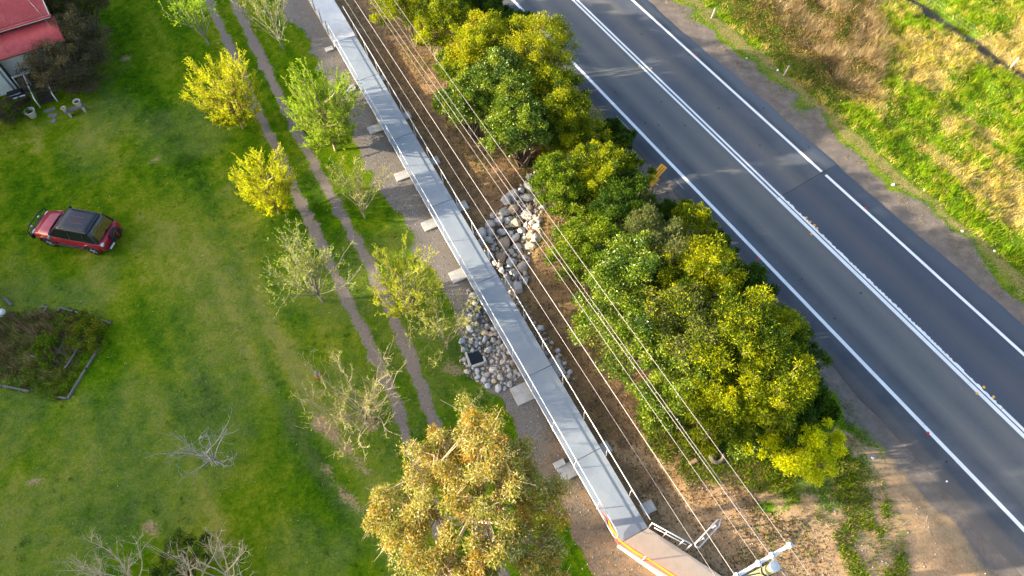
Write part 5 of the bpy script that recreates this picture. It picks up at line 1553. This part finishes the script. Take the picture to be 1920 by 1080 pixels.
# garden chair on the porch
def hw(xl, yl, zl):
    return house.location + Matrix.Rotation(hr, 3, 'Z') @ Vector((xl, yl, zl))
ch = empty('garden_chair', hw(-2.45, .95, .44), hr + .4, 'dark backed garden chair with white frame on the porch', 'chair')
MB().box((0, 0, .42), (.46, .46, .04)).build('seat', M['dark_grey'], ch, bevel=.02)
MB().box((0, .24, .72), (.42, .03, .5), M=Matrix.Rotation(-.2, 3, 'X')).build('backrest', M['dark_grey'], ch, bevel=.03)
for sx_ in (-.22, .22):
    MB().tube([(sx_, -.2, 0), (sx_, -.2, .62), (sx_, .1, .64), (sx_, .25, .62), (sx_, .28, 0)], .02, 6).build('leg', M['white_paint'], ch, smooth=True)
# barbecue
g = G(36, 186, .5)
bq = empty('barbecue', (g.x, g.y, hz1(g.x, g.y)), hr, 'black and steel gas barbecue beside the porch steps', 'barbecue')
MB().box((0, .05, .78), (1.0, .5, .14)).build('body', M['black'], bq, bevel=.02)
MB().loft([[(-.42, -.18, .85), (.42, -.18, .85), (.42, .28, .85), (-.42, .28, .85)], [(-.40, -.10, 1.06), (.40, -.10, 1.06), (.40, .24, 1.06), (-.40, .24, 1.06)]]).build('lid', M['black'], bq, bevel=.03)
MB().box((0, -.24, .79), (1.0, .06, .13), M=Matrix.Rotation(.5, 3, 'X')).build('control_panel', M['alloy'], bq)
for kx in (-.3, -.1, .1, .3):
    MB().lathe([(.03, 0), (.03, .03), (0, .032)], (kx, -.275, .80), 8, Matrix.Rotation(math.radians(60), 3, 'X')).build('knob', M['black'], bq)
MB().tube([(-.3, -.13, 1.0), (-.28, -.18, 1.0), (.28, -.18, 1.0), (.3, -.13, 1.0)], .015, 6).build('handle', M['alloy'], bq)
for sx_ in (-.45, .45):
    for sy_ in (-.15, .25):
        MB().box((sx_, sy_, .36), (.05, .05, .72)).build('leg', M['brown_timber'], bq)
MB().box((0, .05, .2), (.95, .45, .03)).build('shelf', M['brown_timber'], bq)
# bench with pots, urn, stepping stones
g = G(143, 208, .2)
g2a, g2b = G(128, 212, .4), G(163, 199, .4)
ba = math.atan2(g2b.y - g2a.y, g2b.x - g2a.x)
bn = empty('garden_bench', (g.x, g.y, hz1(g.x, g.y)), ba, 'low timber bench on stone feet in front of the dark shrub', 'bench')
MB().box((0, 0, .40), (1.25, .34, .06)).build('seat', M['old_timber'], bn, bevel=.015)
for sx_ in (-.42, .42):
    MB().box((sx_, -.02, .18), (.12, .34, .38)).build('leg', M['stone'], bn, bevel=.02)
def pot(name, label, loc, s, mat, fill):
    o = empty(name, loc, 0, label, 'pot')
    MB().lathe([(.11 * s, 0), (.14 * s, .03 * s), (.17 * s, .18 * s), (.20 * s, .30 * s), (.215 * s, .32 * s), (.215 * s, .35 * s), (.185 * s, .35 * s), (.17 * s, .28 * s)], (0, 0, 0), 18).build('bowl', mat, o, smooth=True)
    MB().lathe([(.17 * s, 0), (.1 * s, .02), (0, .03)], (0, 0, .27 * s), 14).build('soil', fill, o)
    return o
R_ = Matrix.Rotation(ba, 3, 'Z')
bz = Vector(bn.location)
pot('flower_pot', 'smaller cream pot with orange top at the left end of the bench', bz + R_ @ Vector((-.52, .03, .43)), .75, M['stone'], M['terracotta'])
pot('flower_pot', 'larger cream pot at the right end of the bench', bz + R_ @ Vector((.32, .06, .43)), 1.05, M['stone'], M['soil_dark'])
g = G(62, 217, .1)
pot('garden_urn', 'pale stone urn standing on the ground left of the bench', (g.x, g.y, hz1(g.x, g.y)), 1.5, M['stone'], M['soil_dark'])
M['slab'] = simple_mat('stepping_stone', (0.20, 0.19, 0.18), .9, var=.25, scale=8, bstr=.4)
for i, (px, py) in enumerate([(88, 208), (99, 205), (95, 217), (103, 217), (101, 227)]):
    g = G(px, py)
    o = MB().box((0, 0, 0), (.34, .26, .06)).build('stepping_stone', M['slab'], bevel=.02); o.location = (g.x, g.y, hz1(g.x, g.y) + .01); o.rotation_euler = (0, 0, hr + .3 * i)
    tag(o, 'grey stepping stone ' + ['nearest the porch steps', 'second from the porch steps', 'left of the middle pair', 'right of the middle pair', 'farthest from the porch steps'][i], 'stepping stone', 'stepping stones by the porch')

# ------------------------------------------------------------------ garden bed, shed corner
gb = empty('garden_bed', G(100, 660), 0, 'overgrown garden bed edged with grey timbers at the left', 'garden bed')
def timber(p0, p1, w=.10, h=.12, mat='old_timber'):
    a, b = G(*p0, .08), G(*p1, .08)
    a.z = hz1(a.x, a.y) + .05; b.z = hz1(b.x, b.y) + .05
    o = MB().beam(a - gb.location, b - gb.location, w, h).build('timber', M[mat], gb, bevel=.015)
for p0, p1 in [((185, 651), (161, 690)), ((160, 692), (126, 747)), ((124, 747), (108, 744)), ((54, 733), (4, 723)), ((2, 723), (-60, 708)), ((112, 576), (108, 583)), ((112, 576), (136, 583)), ((140, 584), (172, 593)), ((176, 594), (208, 606)),
               ((88, 575), (82, 583)), ((75, 628), (116, 636)), ((120, 640), (106, 664)), ((56, 667), (100, 675)), ((150, 645), (134, 672)), ((133, 674), (120, 692)), ((75, 575), (88, 575))]:
    timber(p0, p1)
clump_tree('green_bush', 'low green bush growing inside the inner timber frame of the garden bed', 88, 650, .25, .75, [(0.06, 0.14, 0.004), (0.10, 0.19, 0.005), (0.16, 0.22, 0.008)], 310, per=260, leaf=(0.09, 0.05), cat='bush', low=.1, nclump=12, rz=.3)
clump_tree('green_bush', 'yellow green bush at the right corner of the garden bed', 165, 625, .25, .9, [(0.09, 0.16, 0.004), (0.15, 0.21, 0.006), (0.20, 0.20, 0.01)], 311, per=260, leaf=(0.09, 0.05), cat='bush', low=.1, nclump=12, rz=.3)
tubr = empty('water_drum', G(4, 590), 0, 'small white plastic drum at the left edge beside the garden bed', 'drum')
MB().lathe([(.0, .0), (.15, .0), (.17, .03), (.17, .36), (.15, .40), (.06, .42), (.06, .45), (0, .45)], (0, 0, 0), 16, Matrix.Rotation(.5, 3, 'Y')).build('drum_body', M['white_paint'], tubr, smooth=True)
MB().lathe([(.173, .2), (.177, .22), (.173, .24)], (0, 0, 0), 16, Matrix.Rotation(.5, 3, 'Y')).build('drum_band', M['cap_metal'], tubr)
sh = empty('garden_shed', G(-28, 560), .55, 'dark green roofed garden shed cut by the left edge', 'shed')
M['dk_green'] = simple_mat('dark_green_steel', (0.012, 0.035, 0.025), .5, var=.25)
MB().box((0, 0, .75), (1.2, 1.0, 1.5)).build('wall', M['board'], sh)
MB().add([(-.7, -.6, 1.5), (.7, -.6, 1.5), (.7, .6, 1.75), (-.7, .6, 1.75), (-.7, -.6, 1.55), (.7, -.6, 1.55), (.7, .6, 1.8), (-.7, .6, 1.8)], [(3, 2, 1, 0), (4, 5, 6, 7), (0, 1, 5, 4), (1, 2, 6, 5), (2, 3, 7, 6), (3, 0, 4, 7)]).build('roof', M['dk_green'], sh)
g = G(18, 566)
o = MB().beam((0, 0, .1), (.55, -.45, .1), .14, .14).build('fallen_timber', M['old_timber'], bevel=.015); o.location = (g.x - .3, g.y + .2, hz1(g.x, g.y)); tag(o, 'grey timber lying beside the green roofed shed', 'timber')
g = G(597, 705)
gn = empty('garden_ornament', (g.x, g.y, hz1(g.x, g.y)), .3, 'small terracotta and grey ornament on the lawn by the bare tree', 'ornament')
MB().lathe([(.17, 0), (.19, .05), (.15, .22), (.12, .28)], (0, 0, 0), 14).build('base', M['terracotta'], gn, smooth=True)
MB().lathe([(.11, 0), (.13, .05), (.10, .16), (.04, .24), (0, .25)], (0, 0, .27), 12).build('top', M['cap_metal'], gn, smooth=True)

# ------------------------------------------------------------------ sign, guide posts, fence, tyre, litter
sc_ = G(1236, 321, 2.15); lo_ = G(1226, 340, 1.72); bs = G(1222, 369, 0.0)
sg = empty('road_sign', (bs.x, bs.y, 0), 0, 'tilted yellow rectangular road sign with a smaller plate below, by the road', 'road sign')
ww = (G(1247, 312, 2.2) - G(1224, 337, 2.2)); ww.z = 0; ww.normalize()
dn = Vector((ww.y, -ww.x, -0.22)).normalized()
nn = ww.cross(dn).normalized()
if nn.z < 0: nn = -nn
def plate(c, w, h, name, lines):
    Mx = Matrix((ww, dn, nn)).transposed()
    o = MB().box(Vector((0, 0, 0)), (w, h, .012)).build(name, M['sign_yellow'], sg, bevel=.004)
    o.matrix_local = Matrix.Translation(c - Vector(sg.location)) @ Mx.to_4x4()
    MB().box((0, 0, .008), (w - .05, .012, .004)).build('border', M['sign_ink'], o).location = (0, -h / 2 + .03, 0)
    MB().box((0, 0, .008), (w - .05, .012, .004)).build('border', M['sign_ink'], o).location = (0, h / 2 - .03, 0)
    r = random.Random(5)
    for yl in lines:
        xx = -w / 2 + .12
        mb = MB()
        while xx < w / 2 - .12:
            l = r.uniform(.03, .07)
            mb.box((xx + l / 2, yl, .009), (l, .055, .004)); mb.box((xx + l / 2, yl + .02, .0095), (l * .4, .09, .004))
            xx += l + .035
        mb.build('lettering', M['sign_ink'], o)
plate(sc_, 1.0, .40, 'plate', [-.06, .07])
plate(lo_, .72, .30, 'lower_plate', [])
MB().tube([Vector((0, 0, -.3)), lo_ - Vector(sg.location) - nn * .03, sc_ - Vector(sg.location) - nn * .03], .03, 8).build('post', M['grey_steel'], sg, smooth=True)
MB().tube([lo_ - Vector(sg.location) - nn * .04 - ww * .05, lo_ - Vector(sg.location) - nn * .04 + dn * .3], .03, 8).build('clamp', M['galv'], sg)

def guide_post(px, py, label):
    g = G(px, py)
    o = empty('guide_post', (g.x, g.y, hz1(g.x, g.y)), RA, label, 'guide post', 'white guide posts')
    MB().box((0, 0, .38), (.03, .135, .96), M=Matrix.Rotation(.10, 3, 'Y')).build('blade', M['white_paint'], o, bevel=.008)
    MB().box((.064, 0, .68), (.008, .06, .11), M=Matrix.Rotation(.10, 3, 'Y')).build('reflector', M['red_reflector'], o)
guide_post(1335, 34, 'white guide post on the verge nearer the top edge, left of the brown reeds')
guide_post(1470, 142, 'white guide post at the lower edge of the brown reeds')
fb = 46.2
def rab(px, py, z=0.):
    g = G(px, py, z); return g.x * RD[0] + g.y * RD[1]
fa0, fa1 = rab(1745, 10), rab(1893, 125)
fen = empty('field_fence', road_pt(fa1, fb, 0), RA, 'wire fence with posts crossing the field in the top right corner', 'fence')
k = 0
ap = [fa1 - 2 * (fa1 - rab(1793, 50)), rab(1793, 50), fa1, fa1 + 5.5, fa1 + 11, fa1 - 17, fa1 - 24]
for a in ap:
    p = road_pt(a, fb); z0 = hz1(p.x, p.y)
    if abs(a - fa1) < .01:
        MB().tube([(a - fa1, 0, z0 - .2), (a - fa1 + .02, .02, z0 + .8)], [.07, .06], 10).build('timber_post', M['stone'], fen, smooth=True)
    else:
        MB().box((a - fa1, 0, z0 + .35), (.04, .04, 1.1)).build('steel_post', M['brown_timber'], fen)
for zz in (.3, .55, .8):
    MB().tube([(a - fa1, 0, zz - .1) for a in np.linspace(min(ap), max(ap), 14)], .004, 4).build('wire', M['grey_steel'], fen)
g = G(1341, 858)
ty = MB().lathe([(.19, -.09), (.28, -.12), (.355, -.10), (.385, -.05), (.385, .05), (.355, .10), (.28, .12), (.19, .09), (.21, .06), (.30, .07), (.30, -.07), (.21, -.06)], (0, 0, 0), 28, close=True)
M['old_tyre'] = simple_mat('dusty_tyre', (0.15, 0.125, 0.09), .95, var=.35, scale=12, bstr=.4)
o = ty.build('old_tyre', M['old_tyre'], smooth=True); o.location = (g.x, g.y, hz1(g.x, g.y) + .22); o.rotation_euler = (.42, .05, 0.2); tag(o, 'old dusty car tyre leaning among the green creepers', 'tyre')
M['log_wood'] = simple_mat('cut_log', (0.22, 0.15, 0.085), .9, var=.3, scale=9, bstr=.4)
g = G(1301, 866)
o = MB().loft([[(-.28, -.08, 0), (-.28, .08, 0), (-.28, .08, .1), (-.28, -.08, .1)], [(.1, -.12, .0), (.1, .12, 0), (.1, .10, .16), (.1, -.1, .16)], [(.3, -.05, .02), (.3, .05, .02), (.3, .05, .1), (.3, -.05, .1)]]).build('log', M['log_wood'], bevel=.03)
o.location = (g.x, g.y, hz1(g.x, g.y)); o.rotation_euler = (0, 0, .4); tag(o, 'short pale cut log lying left of the old tyre', 'log')
M['litter_w'] = simple_mat('white_litter', (0.75, 0.77, 0.8), .6, var=.1)
M['litter_b'] = simple_mat('blue_litter', (0.40, 0.50, 0.68), .5, var=.1)
for i, (px, py, s, mt, lab) in enumerate([(1674, 347, .16, 'litter_w', 'white litter on the verge, nearest the road joint'), (1733, 357, .13, 'litter_w', 'white litter at the edge of the green strip'),
        (1804, 434, .12, 'litter_w', 'small white litter on the dry verge, middle one'), (1864, 471, .13, 'litter_w', 'white litter in the grass near the right edge'),
        (1634, 860, .14, 'litter_b', 'pale blue litter beside the shadow on the near verge'), (1775, 903, .09, 'litter_w', 'tiny white litter on the sunlit shoulder'),
        (1458, 132, .14, 'litter_w', 'white litter beside the lower guide post'), (1400, 110, .10, 'litter_w', 'tiny white litter between the two guide posts'), (1122, 232, .12, 'litter_w', 'white litter on the verge beside the upper trees')]):
    g = G(px, py)
    mb = MB(); r = random.Random(i)
    mb.loft([[(r.uniform(.5, .8) * s * math.cos(a), r.uniform(.35, .65) * s * math.sin(a), 0) for a in np.linspace(0, 5.4, 7)], [(.4 * s * math.cos(a), r.uniform(.2, .4) * s * math.sin(a), r.uniform(.3, .6) * s) for a in np.linspace(0, 5.4, 7)]])
    o = mb.build('litter', M[mt]); o.location = (g.x, g.y, max(hz1(g.x, g.y), 0) + .015); o.rotation_euler = (0, 0, i * 1.3); tag(o, lab, 'litter', 'bits of litter on the verges')

# ------------------------------------------------------------------ grass, reeds and ground cover
def scatter(n, x0, x1, y0, y1, seed):
    r = np.random.default_rng(seed); return r.uniform(x0, x1, n), r.uniform(y0, y1, n), r
def samp(arr, xs, ys):
    i = np.clip(np.searchsorted(gx, xs), 0, nx - 1); j = np.clip(np.searchsorted(gy, ys), 0, ny - 1)
    return arr[j * nx + i]
def blades(name, label, xs, ys, h, w, cols, seed, lean=0.5, bias=(0, 0), cat='grass'):
    r = np.random.default_rng(seed)
    n = len(xs)
    zs = hz(xs, ys)
    th = r.uniform(0, 2 * np.pi, n)
    s = np.stack([np.cos(th), np.sin(th), np.zeros(n)], 1)
    tip = np.stack([r.normal(0, lean, n) + bias[0], r.normal(0, lean, n) + bias[1], np.ones(n)], 1)
    tip /= np.linalg.norm(tip, axis=1, keepdims=True)
    P = np.stack([xs, ys, zs - .01], 1)
    V = np.stack([P - s * w[:, None] / 2, P + s * w[:, None] / 2, P + tip * h[:, None]], 1).reshape(-1, 3)
    o = link(name, np_mesh(name, V, np.arange(3 * n).reshape(-1, 3), M['grass'], np.repeat(cols, 3, 0)))
    return tag(o, label, cat, kind='stuff')
def in_frame(xs, ys, pad=1.5):
    # keep what could be seen from about the drone's position
    return (np.abs(xs) < (21.5 + (ys - 4.6) * 0.385 + pad)) & (ys > 3.0) & (ys < 44)
r = np.random.default_rng(55)
# mown lawn
n = 700000
xs, ys = r.uniform(-37, 12, n), r.uniform(3, 44, n)
bb_ = xs * PN[0] + ys * PN[1]
bare = np.maximum.reduce([samp(m_track, xs, ys), samp(m_strip, xs, ys), samp(m_dirt, xs, ys) * .85, samp(m_soil, xs, ys) * .8])
k = in_frame(xs, ys) & (bb_ < 6.4) & (r.random(n) > bare * 1.0)
xs, ys = xs[k], ys[k]
f = lawn_tone(xs, ys) * .8 + r.random(len(xs)) * .34 + samp(m_worn, xs, ys) * .16 - .05
st = np.array([(0.012, 0.060, 0.0005), (0.038, 0.128, 0.001), (0.088, 0.185, 0.002), (0.20, 0.26, 0.010), (0.35, 0.33, 0.07)])
t = np.clip((f - .18) / .62, 0, .999) * 4
i0 = t.astype(int)
cl = st[i0] * (1 - (t - i0))[:, None] + st[i0 + 1] * (t - i0)[:, None]
blades('lawn_grass', 'short mown green grass of the lawn', xs, ys, r.uniform(.03, .085, len(xs)), r.uniform(.018, .035, len(xs)), cl, 56, .7)
# darker weed rosettes and fallen leaves on the lawn
cx, cy, r = scatter(2600, -36, 4, 4, 44, 58)
tn = fbm(cx, cy, 2.4, 190, 3)
k = in_frame(cx, cy) & (cx * PN[0] + cy * PN[1] < 5.0) & (tn > .52) & (samp(m_track, cx, cy) < .3)
cx, cy = cx[k], cy[k]
wx, wy = cx, cy
r = np.random.default_rng(57)
n = 2600
lx, ly = r.uniform(-36, 6, n), r.uniform(4, 44, n)
k = in_frame(lx, ly) & (lx * PN[0] + ly * PN[1] < 6.3)
lx, ly = lx[k], ly[k]; n = len(lx)
P = np.stack([lx, ly, hz(lx, ly) + .05], 1)
o = link('fallen_leaves', leaf_mesh('fallen_leaves', P, r.normal(0, 1, (n, 3)) * np.array([1, 1, .15]), r.uniform(.04, .11, n), r.uniform(.02, .05, n), palette([(0.35, 0.26, 0.14), (0.24, 0.17, 0.09), (0.5, 0.46, 0.36), (0.3, 0.3, 0.1)], n, r), M['leaf'], 56, up=np.array([0, 0, 2.0])))
tag(o, 'fallen leaves and bits of straw on the lawn', 'leaf litter', kind='stuff')
# tussocks of the field on the far side of the road
def tussocks(name, label, cx, cy, per, rad, h0, h1, w, pal, seed, lean=.45, bias=(.1, 0), cat='grass', pick=None):
    r = np.random.default_rng(seed)
    m = len(cx)
    xs = np.repeat(cx, per) + r.normal(0, rad, m * per)
    ys = np.repeat(cy, per) + r.normal(0, rad, m * per)
    pal = np.array(pal)
    ci = pick if pick is not None else r.integers(0, len(pal), m)
    c = np.repeat(pal[ci] * r.uniform(.75, 1.25, (m, 1)), per, 0) * r.uniform(.75, 1.25, (m * per, 1))
    return blades(name, label, xs, ys, np.repeat(r.uniform(.7, 1.2, m), per) * r.uniform(h0, h1, m * per), r.uniform(.6, 1.3, m * per) * w, np.clip(c, .004, 1), seed + 1, lean, bias, cat)
tussocks('lawn_weeds', 'darker weed tufts scattered over the lawn', wx, wy, 22, .07, .04, .10, .035, [(0.025, 0.085, 0.006), (0.04, 0.11, 0.008), (0.10, 0.15, 0.01)], 59, .9)
cx, cy, r = scatter(34000, 8, 40, 8, 44, 61)
cb = cx * RN[0] + cy * RN[1]
k = in_frame(cx, cy) & (cb > 33.2) & (np.abs(cb - 46.0) > .45) & (poly_sd(cx, cy, REEDS) > -.2)
cx, cy = cx[k], cy[k]
dr, lu = samp(m_dry, cx, cy), samp(m_lush, cx, cy)
q = r.random(len(cx))
pick = np.where(q < np.clip(dr * .85 + .16 - lu * .12, 0, 1), r.integers(0, 3, len(cx)), r.integers(3, 7, len(cx)))
FIELD = [(0.62, 0.48, 0.17), (0.50, 0.40, 0.11), (0.42, 0.36, 0.07), (0.19, 0.32, 0.010), (0.27, 0.39, 0.012), (0.12, 0.23, 0.008), (0.36, 0.40, 0.025)]
pz = fbm(cx, cy, 1.3, 170, 3)
big = (pz > .5) & (r.random(len(cx)) < .6)
tussocks('field_grass', 'long green and straw coloured grass of the field beyond the road', cx[~big], cy[~big], 13, .11, .08, .26, .028, FIELD, 62, .55, (.1, .05), pick=pick[~big])
tussocks('grass_tussocks', 'taller tussocks standing in the field grass', cx[big], cy[big], 22, .10, .22, .52, .030, FIELD, 64, .5, (.12, .05), pick=pick[big])
# verge grass along the road
cx, cy, r = scatter(26000, -4, 40, 3, 44, 65)
cb = cx * RN[0] + cy * RN[1]
k = in_frame(cx, cy) & (((cb > 31.0) & (cb < 33.6) & (r.random(len(cx)) < .45 + .5 * (cb - 31.0) / 2.6)) | ((cb > 33.0) & (cb < 35.2)))
cx, cy, cb = cx[k], cy[k], cb[k]
pick = np.where(r.random(len(cx)) < np.clip((cb - 32.2) / 1.4, 0.1, .95), r.integers(3, 6, len(cx)), r.integers(0, 3, len(cx)))
VERGE = [(0.36, 0.28, 0.13), (0.28, 0.23, 0.09), (0.22, 0.20, 0.07), (0.09, 0.17, 0.014), (0.14, 0.23, 0.02), (0.06, 0.12, 0.012)]
tussocks('verge_grass', 'short dry and green grass along the far road verge', cx, cy, 11, .10, .05, .16, .026, VERGE, 66, .6, (0, 0), pick=pick)
# near verge between the trees and the road, and the patch by the pole
cx, cy, r = scatter(30000, -6, 24, 3, 44, 68)
cb = cx * RN[0] + cy * RN[1]
c2 = cx * PN[0] + cy * PN[1]
GREENP = PX([(1400, 830), (1500, 860), (1570, 850), (1640, 900), (1680, 990), (1690, 1085), (1600, 1085), (1560, 990), (1480, 930), (1380, 900), (1290, 890), (1230, 840), (1200, 780), (1260, 800)])
sdp = poly_sd(cx, cy, GREENP)
nz = fbm(cx, cy, 1.6, 130, 3)
k = in_frame(cx, cy) & (((cb > 18.0) & (cb < 20.3 - .8 * r.random(len(cx))) & (cy > 10)) | ((sdp < 0.3) & (nz > .40))) & (c2 > 9)
cx, cy = cx[k], cy[k]
tussocks('verge_grass', 'green weedy grass between the tree belt and the road', cx, cy, 11, .10, .06, .20, .03, VERGE, 69, .6, (0, 0), pick=np.where(r.random(len(cx)) < .78, r.integers(3, 6, len(cx)), r.integers(0, 3, len(cx))))
gxs, gys = [q[0] for q in GREENP], [q[1] for q in GREENP]
cx, cy, r = scatter(9000, min(gxs), max(gxs), min(gys), max(gys), 70)
k = (poly_sd(cx, cy, GREENP) < .2) & (fbm(cx, cy, 1.1, 133, 3) > .43)
cx, cy = cx[k], cy[k]
tussocks('creeper_grass', 'dense green weeds around the old tyre and the end of the belt', cx, cy, 12, .09, .06, .22, .038, [(0.10, 0.19, 0.006), (0.17, 0.27, 0.008), (0.25, 0.30, 0.012), (0.06, 0.12, 0.005), (0.30, 0.22, 0.08)], 73, .8, (0, 0), 'weeds')
# weeds and grass on the brown bank and gravel
cx, cy, r = scatter(24000, -16, 18, 3, 44, 71)
c2 = cx * PN[0] + cy * PN[1]
nz = fbm(cx, cy, 1.1, 140, 3)
k = in_frame(cx, cy) & (c2 > 8.3) & (samp(m_soil, cx, cy) > .5) & (nz > .48)
cx, cy = cx[k], cy[k]
tussocks('bank_weeds', 'scattered weeds and dead grass on the brown bank', cx, cy, 12, .09, .04, .17, .022, [(0.30, 0.20, 0.10), (0.22, 0.15, 0.08), (0.08, 0.14, 0.015), (0.36, 0.24, 0.12), (0.06, 0.11, 0.012)], 72, .9, (0, 0), 'weeds')
# darker tufts: between the tracks and along their edges
cx, cy, r = scatter(22000, -24, 4, 5, 44, 74)
dl, dr_ = seg_dist(cx, cy, TRACK_L), seg_dist(cx, cy, TRACK_R)
k = in_frame(cx, cy) & (dl > .34) & (dr_ > .36) & (dl < 2.4) & (dr_ < 2.6) & (samp(m_dirt, cx, cy) < .4) & (samp(m_strip, cx, cy) < .4)
cx, cy = cx[k], cy[k]
tussocks('track_grass', 'longer green grass between and beside the wheel tracks', cx, cy, 7, .08, .05, .13, .026, [(0.05, 0.12, 0.012), (0.09, 0.17, 0.015), (0.15, 0.19, 0.03), (0.035, 0.08, 0.01)], 75, .6)
# brown reeds and dry weeds
cx, cy, r = scatter(12000, 8, 36, 26, 46, 77)
sd_ = poly_sd(cx, cy, REEDS)
k = (sd_ + 1.2 * (fbm(cx, cy, 1.4, 155, 3) - .5) < .1) & in_frame(cx, cy, 3)
cx, cy = cx[k], cy[k]
nz = fbm(cx, cy, 1.5, 150, 3)
cb = cx * RN[0] + cy * RN[1]
straw = (nz > .42) & (cb > 35.8 + 1.2 * (vnoise(cx, cy, 1.2, 157) - .5))
RP = [(0.34, 0.23, 0.11), (0.46, 0.34, 0.18), (0.24, 0.16, 0.075), (0.52, 0.40, 0.24)]
for q in range(4):
    s_ = straw & ((np.arange(len(cx)) + (vnoise(cx, cy, 1.1, 158) * 12).astype(int)) % 4 == q)
    an = q * 1.7 + .2
    tussocks('dry_reeds', ['tall straw coloured dead reeds leaning away from the road', 'brown dead reeds leaning towards the top edge', 'brown dead reeds leaning to the left', 'straw coloured dead reeds leaning towards the road'][q], cx[s_], cy[s_], 20, .11, .40, 1.0, .024, RP, 78 + q, .5, (.6 * math.cos(an) + .2, .6 * math.sin(an)), 'reeds')
w_ = ~straw
n = int(w_.sum()) * 16
bx_, by_ = np.repeat(cx[w_], 16) + r.normal(0, .16, n), np.repeat(cy[w_], 16) + r.normal(0, .16, n)
hh = .15 + .65 * vnoise(bx_, by_, .8, 159) * r.random(n) ** .5
P = np.stack([bx_, by_, hz(bx_, by_) + hh], 1)
C = palette([(0.30, 0.18, 0.04), (0.20, 0.13, 0.05), (0.10, 0.09, 0.025), (0.05, 0.07, 0.015), (0.36, 0.24, 0.08), (0.12, 0.15, 0.02)], n, r)
o = link('dry_weeds', leaf_mesh('dry_weeds', P, r.normal(0, 1, (n, 3)), r.uniform(.07, .16, n), r.uniform(.03, .06, n), C, M['leaf'], 97))
tag(o, 'brown and dark leafy weeds among the reeds near the guide posts', 'weeds', kind='stuff')
# stalks and weeds of the garden bed
cx, cy, r = scatter(5000, -33, -18, 10, 22, 80)
k = (poly_sd(cx, cy, BED) < 0)
cx, cy = cx[k], cy[k]
gq = G(55, 640)
stalk = (((cx - gq.x) / 3.0) ** 2 + ((cy - gq.y) / 1.6) ** 2) < 1
tussocks('dry_stalks', 'brown leaning dead stalks in the garden bed', cx[stalk][::2], cy[stalk][::2], 8, .12, .35, .85, .026, [(0.20, 0.125, 0.085), (0.27, 0.18, 0.12), (0.13, 0.085, 0.06)], 81, .35, (-.55, .3), 'stalks')
tussocks('bed_weeds', 'leafy green weeds in the garden bed', cx, cy, 14, .12, .10, .30, .05, [(0.07, 0.14, 0.008), (0.12, 0.19, 0.010), (0.16, 0.18, 0.012), (0.12, 0.09, 0.04)], 83, .7, (0, 0), 'weeds')
# leafy creepers and leaf litter under the belt
r = np.random.default_rng(90)
n = 150000
xs, ys = r.uniform(-12, 18, n), r.uniform(5, 44, n)
c2 = xs * PN[0] + ys * PN[1]; cb = xs * RN[0] + ys * RN[1]
nz = fbm(xs, ys, 1.5, 160, 3)
k = in_frame(xs, ys) & (samp(m_soil, xs, ys) > .4) & (((c2 > 10.3) & (nz > .48)) | (c2 > 12.2) & (nz > .40)) & (cb < 20)
xs, ys = xs[k], ys[k]; n = len(xs)
P = np.stack([xs, ys, hz(xs, ys) + r.random(n) ** 2 * .35], 1)
D = r.normal(0, 1, (n, 3)) * np.array([1, 1, .4])
C = palette([(0.05, 0.11, 0.012), (0.09, 0.16, 0.015), (0.15, 0.19, 0.02), (0.24, 0.15, 0.07), (0.16, 0.10, 0.05)], n, r)
o = link('ground_creepers', leaf_mesh('ground_creepers', P, D, r.uniform(.07, .15, n), r.uniform(.04, .08, n), C, M['leaf'], 91, up=np.array([0, 0, 1.0])))
tag(o, 'leafy creepers and fallen leaves under the tree belt', 'ground cover', kind='stuff')
r = np.random.default_rng(93)
n = 120000
xs, ys = r.uniform(-16, 16, n), r.uniform(4, 44, n)
c2 = xs * PN[0] + ys * PN[1]; cb = xs * RN[0] + ys * RN[1]
k = in_frame(xs, ys) & (c2 > 8.5) & (cb < 19.5) & (samp(m_soil, xs, ys) > .4) & (fbm(xs, ys, 1.0, 164, 3) > .40)
xs, ys = xs[k], ys[k]; n = len(xs)
P = np.stack([xs, ys, hz(xs, ys) + r.random(n) * .04], 1)
o = link('leaf_litter', leaf_mesh('leaf_litter', P, r.normal(0, 1, (n, 3)) * np.array([1, 1, .25]), r.uniform(.05, .16, n), r.uniform(.015, .05, n), palette([(0.24, 0.14, 0.06), (0.16, 0.10, 0.05), (0.34, 0.20, 0.08), (0.10, 0.065, 0.035), (0.40, 0.28, 0.15)], n, r), M['leaf'], 94, up=np.array([0, 0, 1.2])))
tag(o, 'brown leaf litter and twigs on the bank beside the boardwalk', 'leaf litter', kind='stuff')
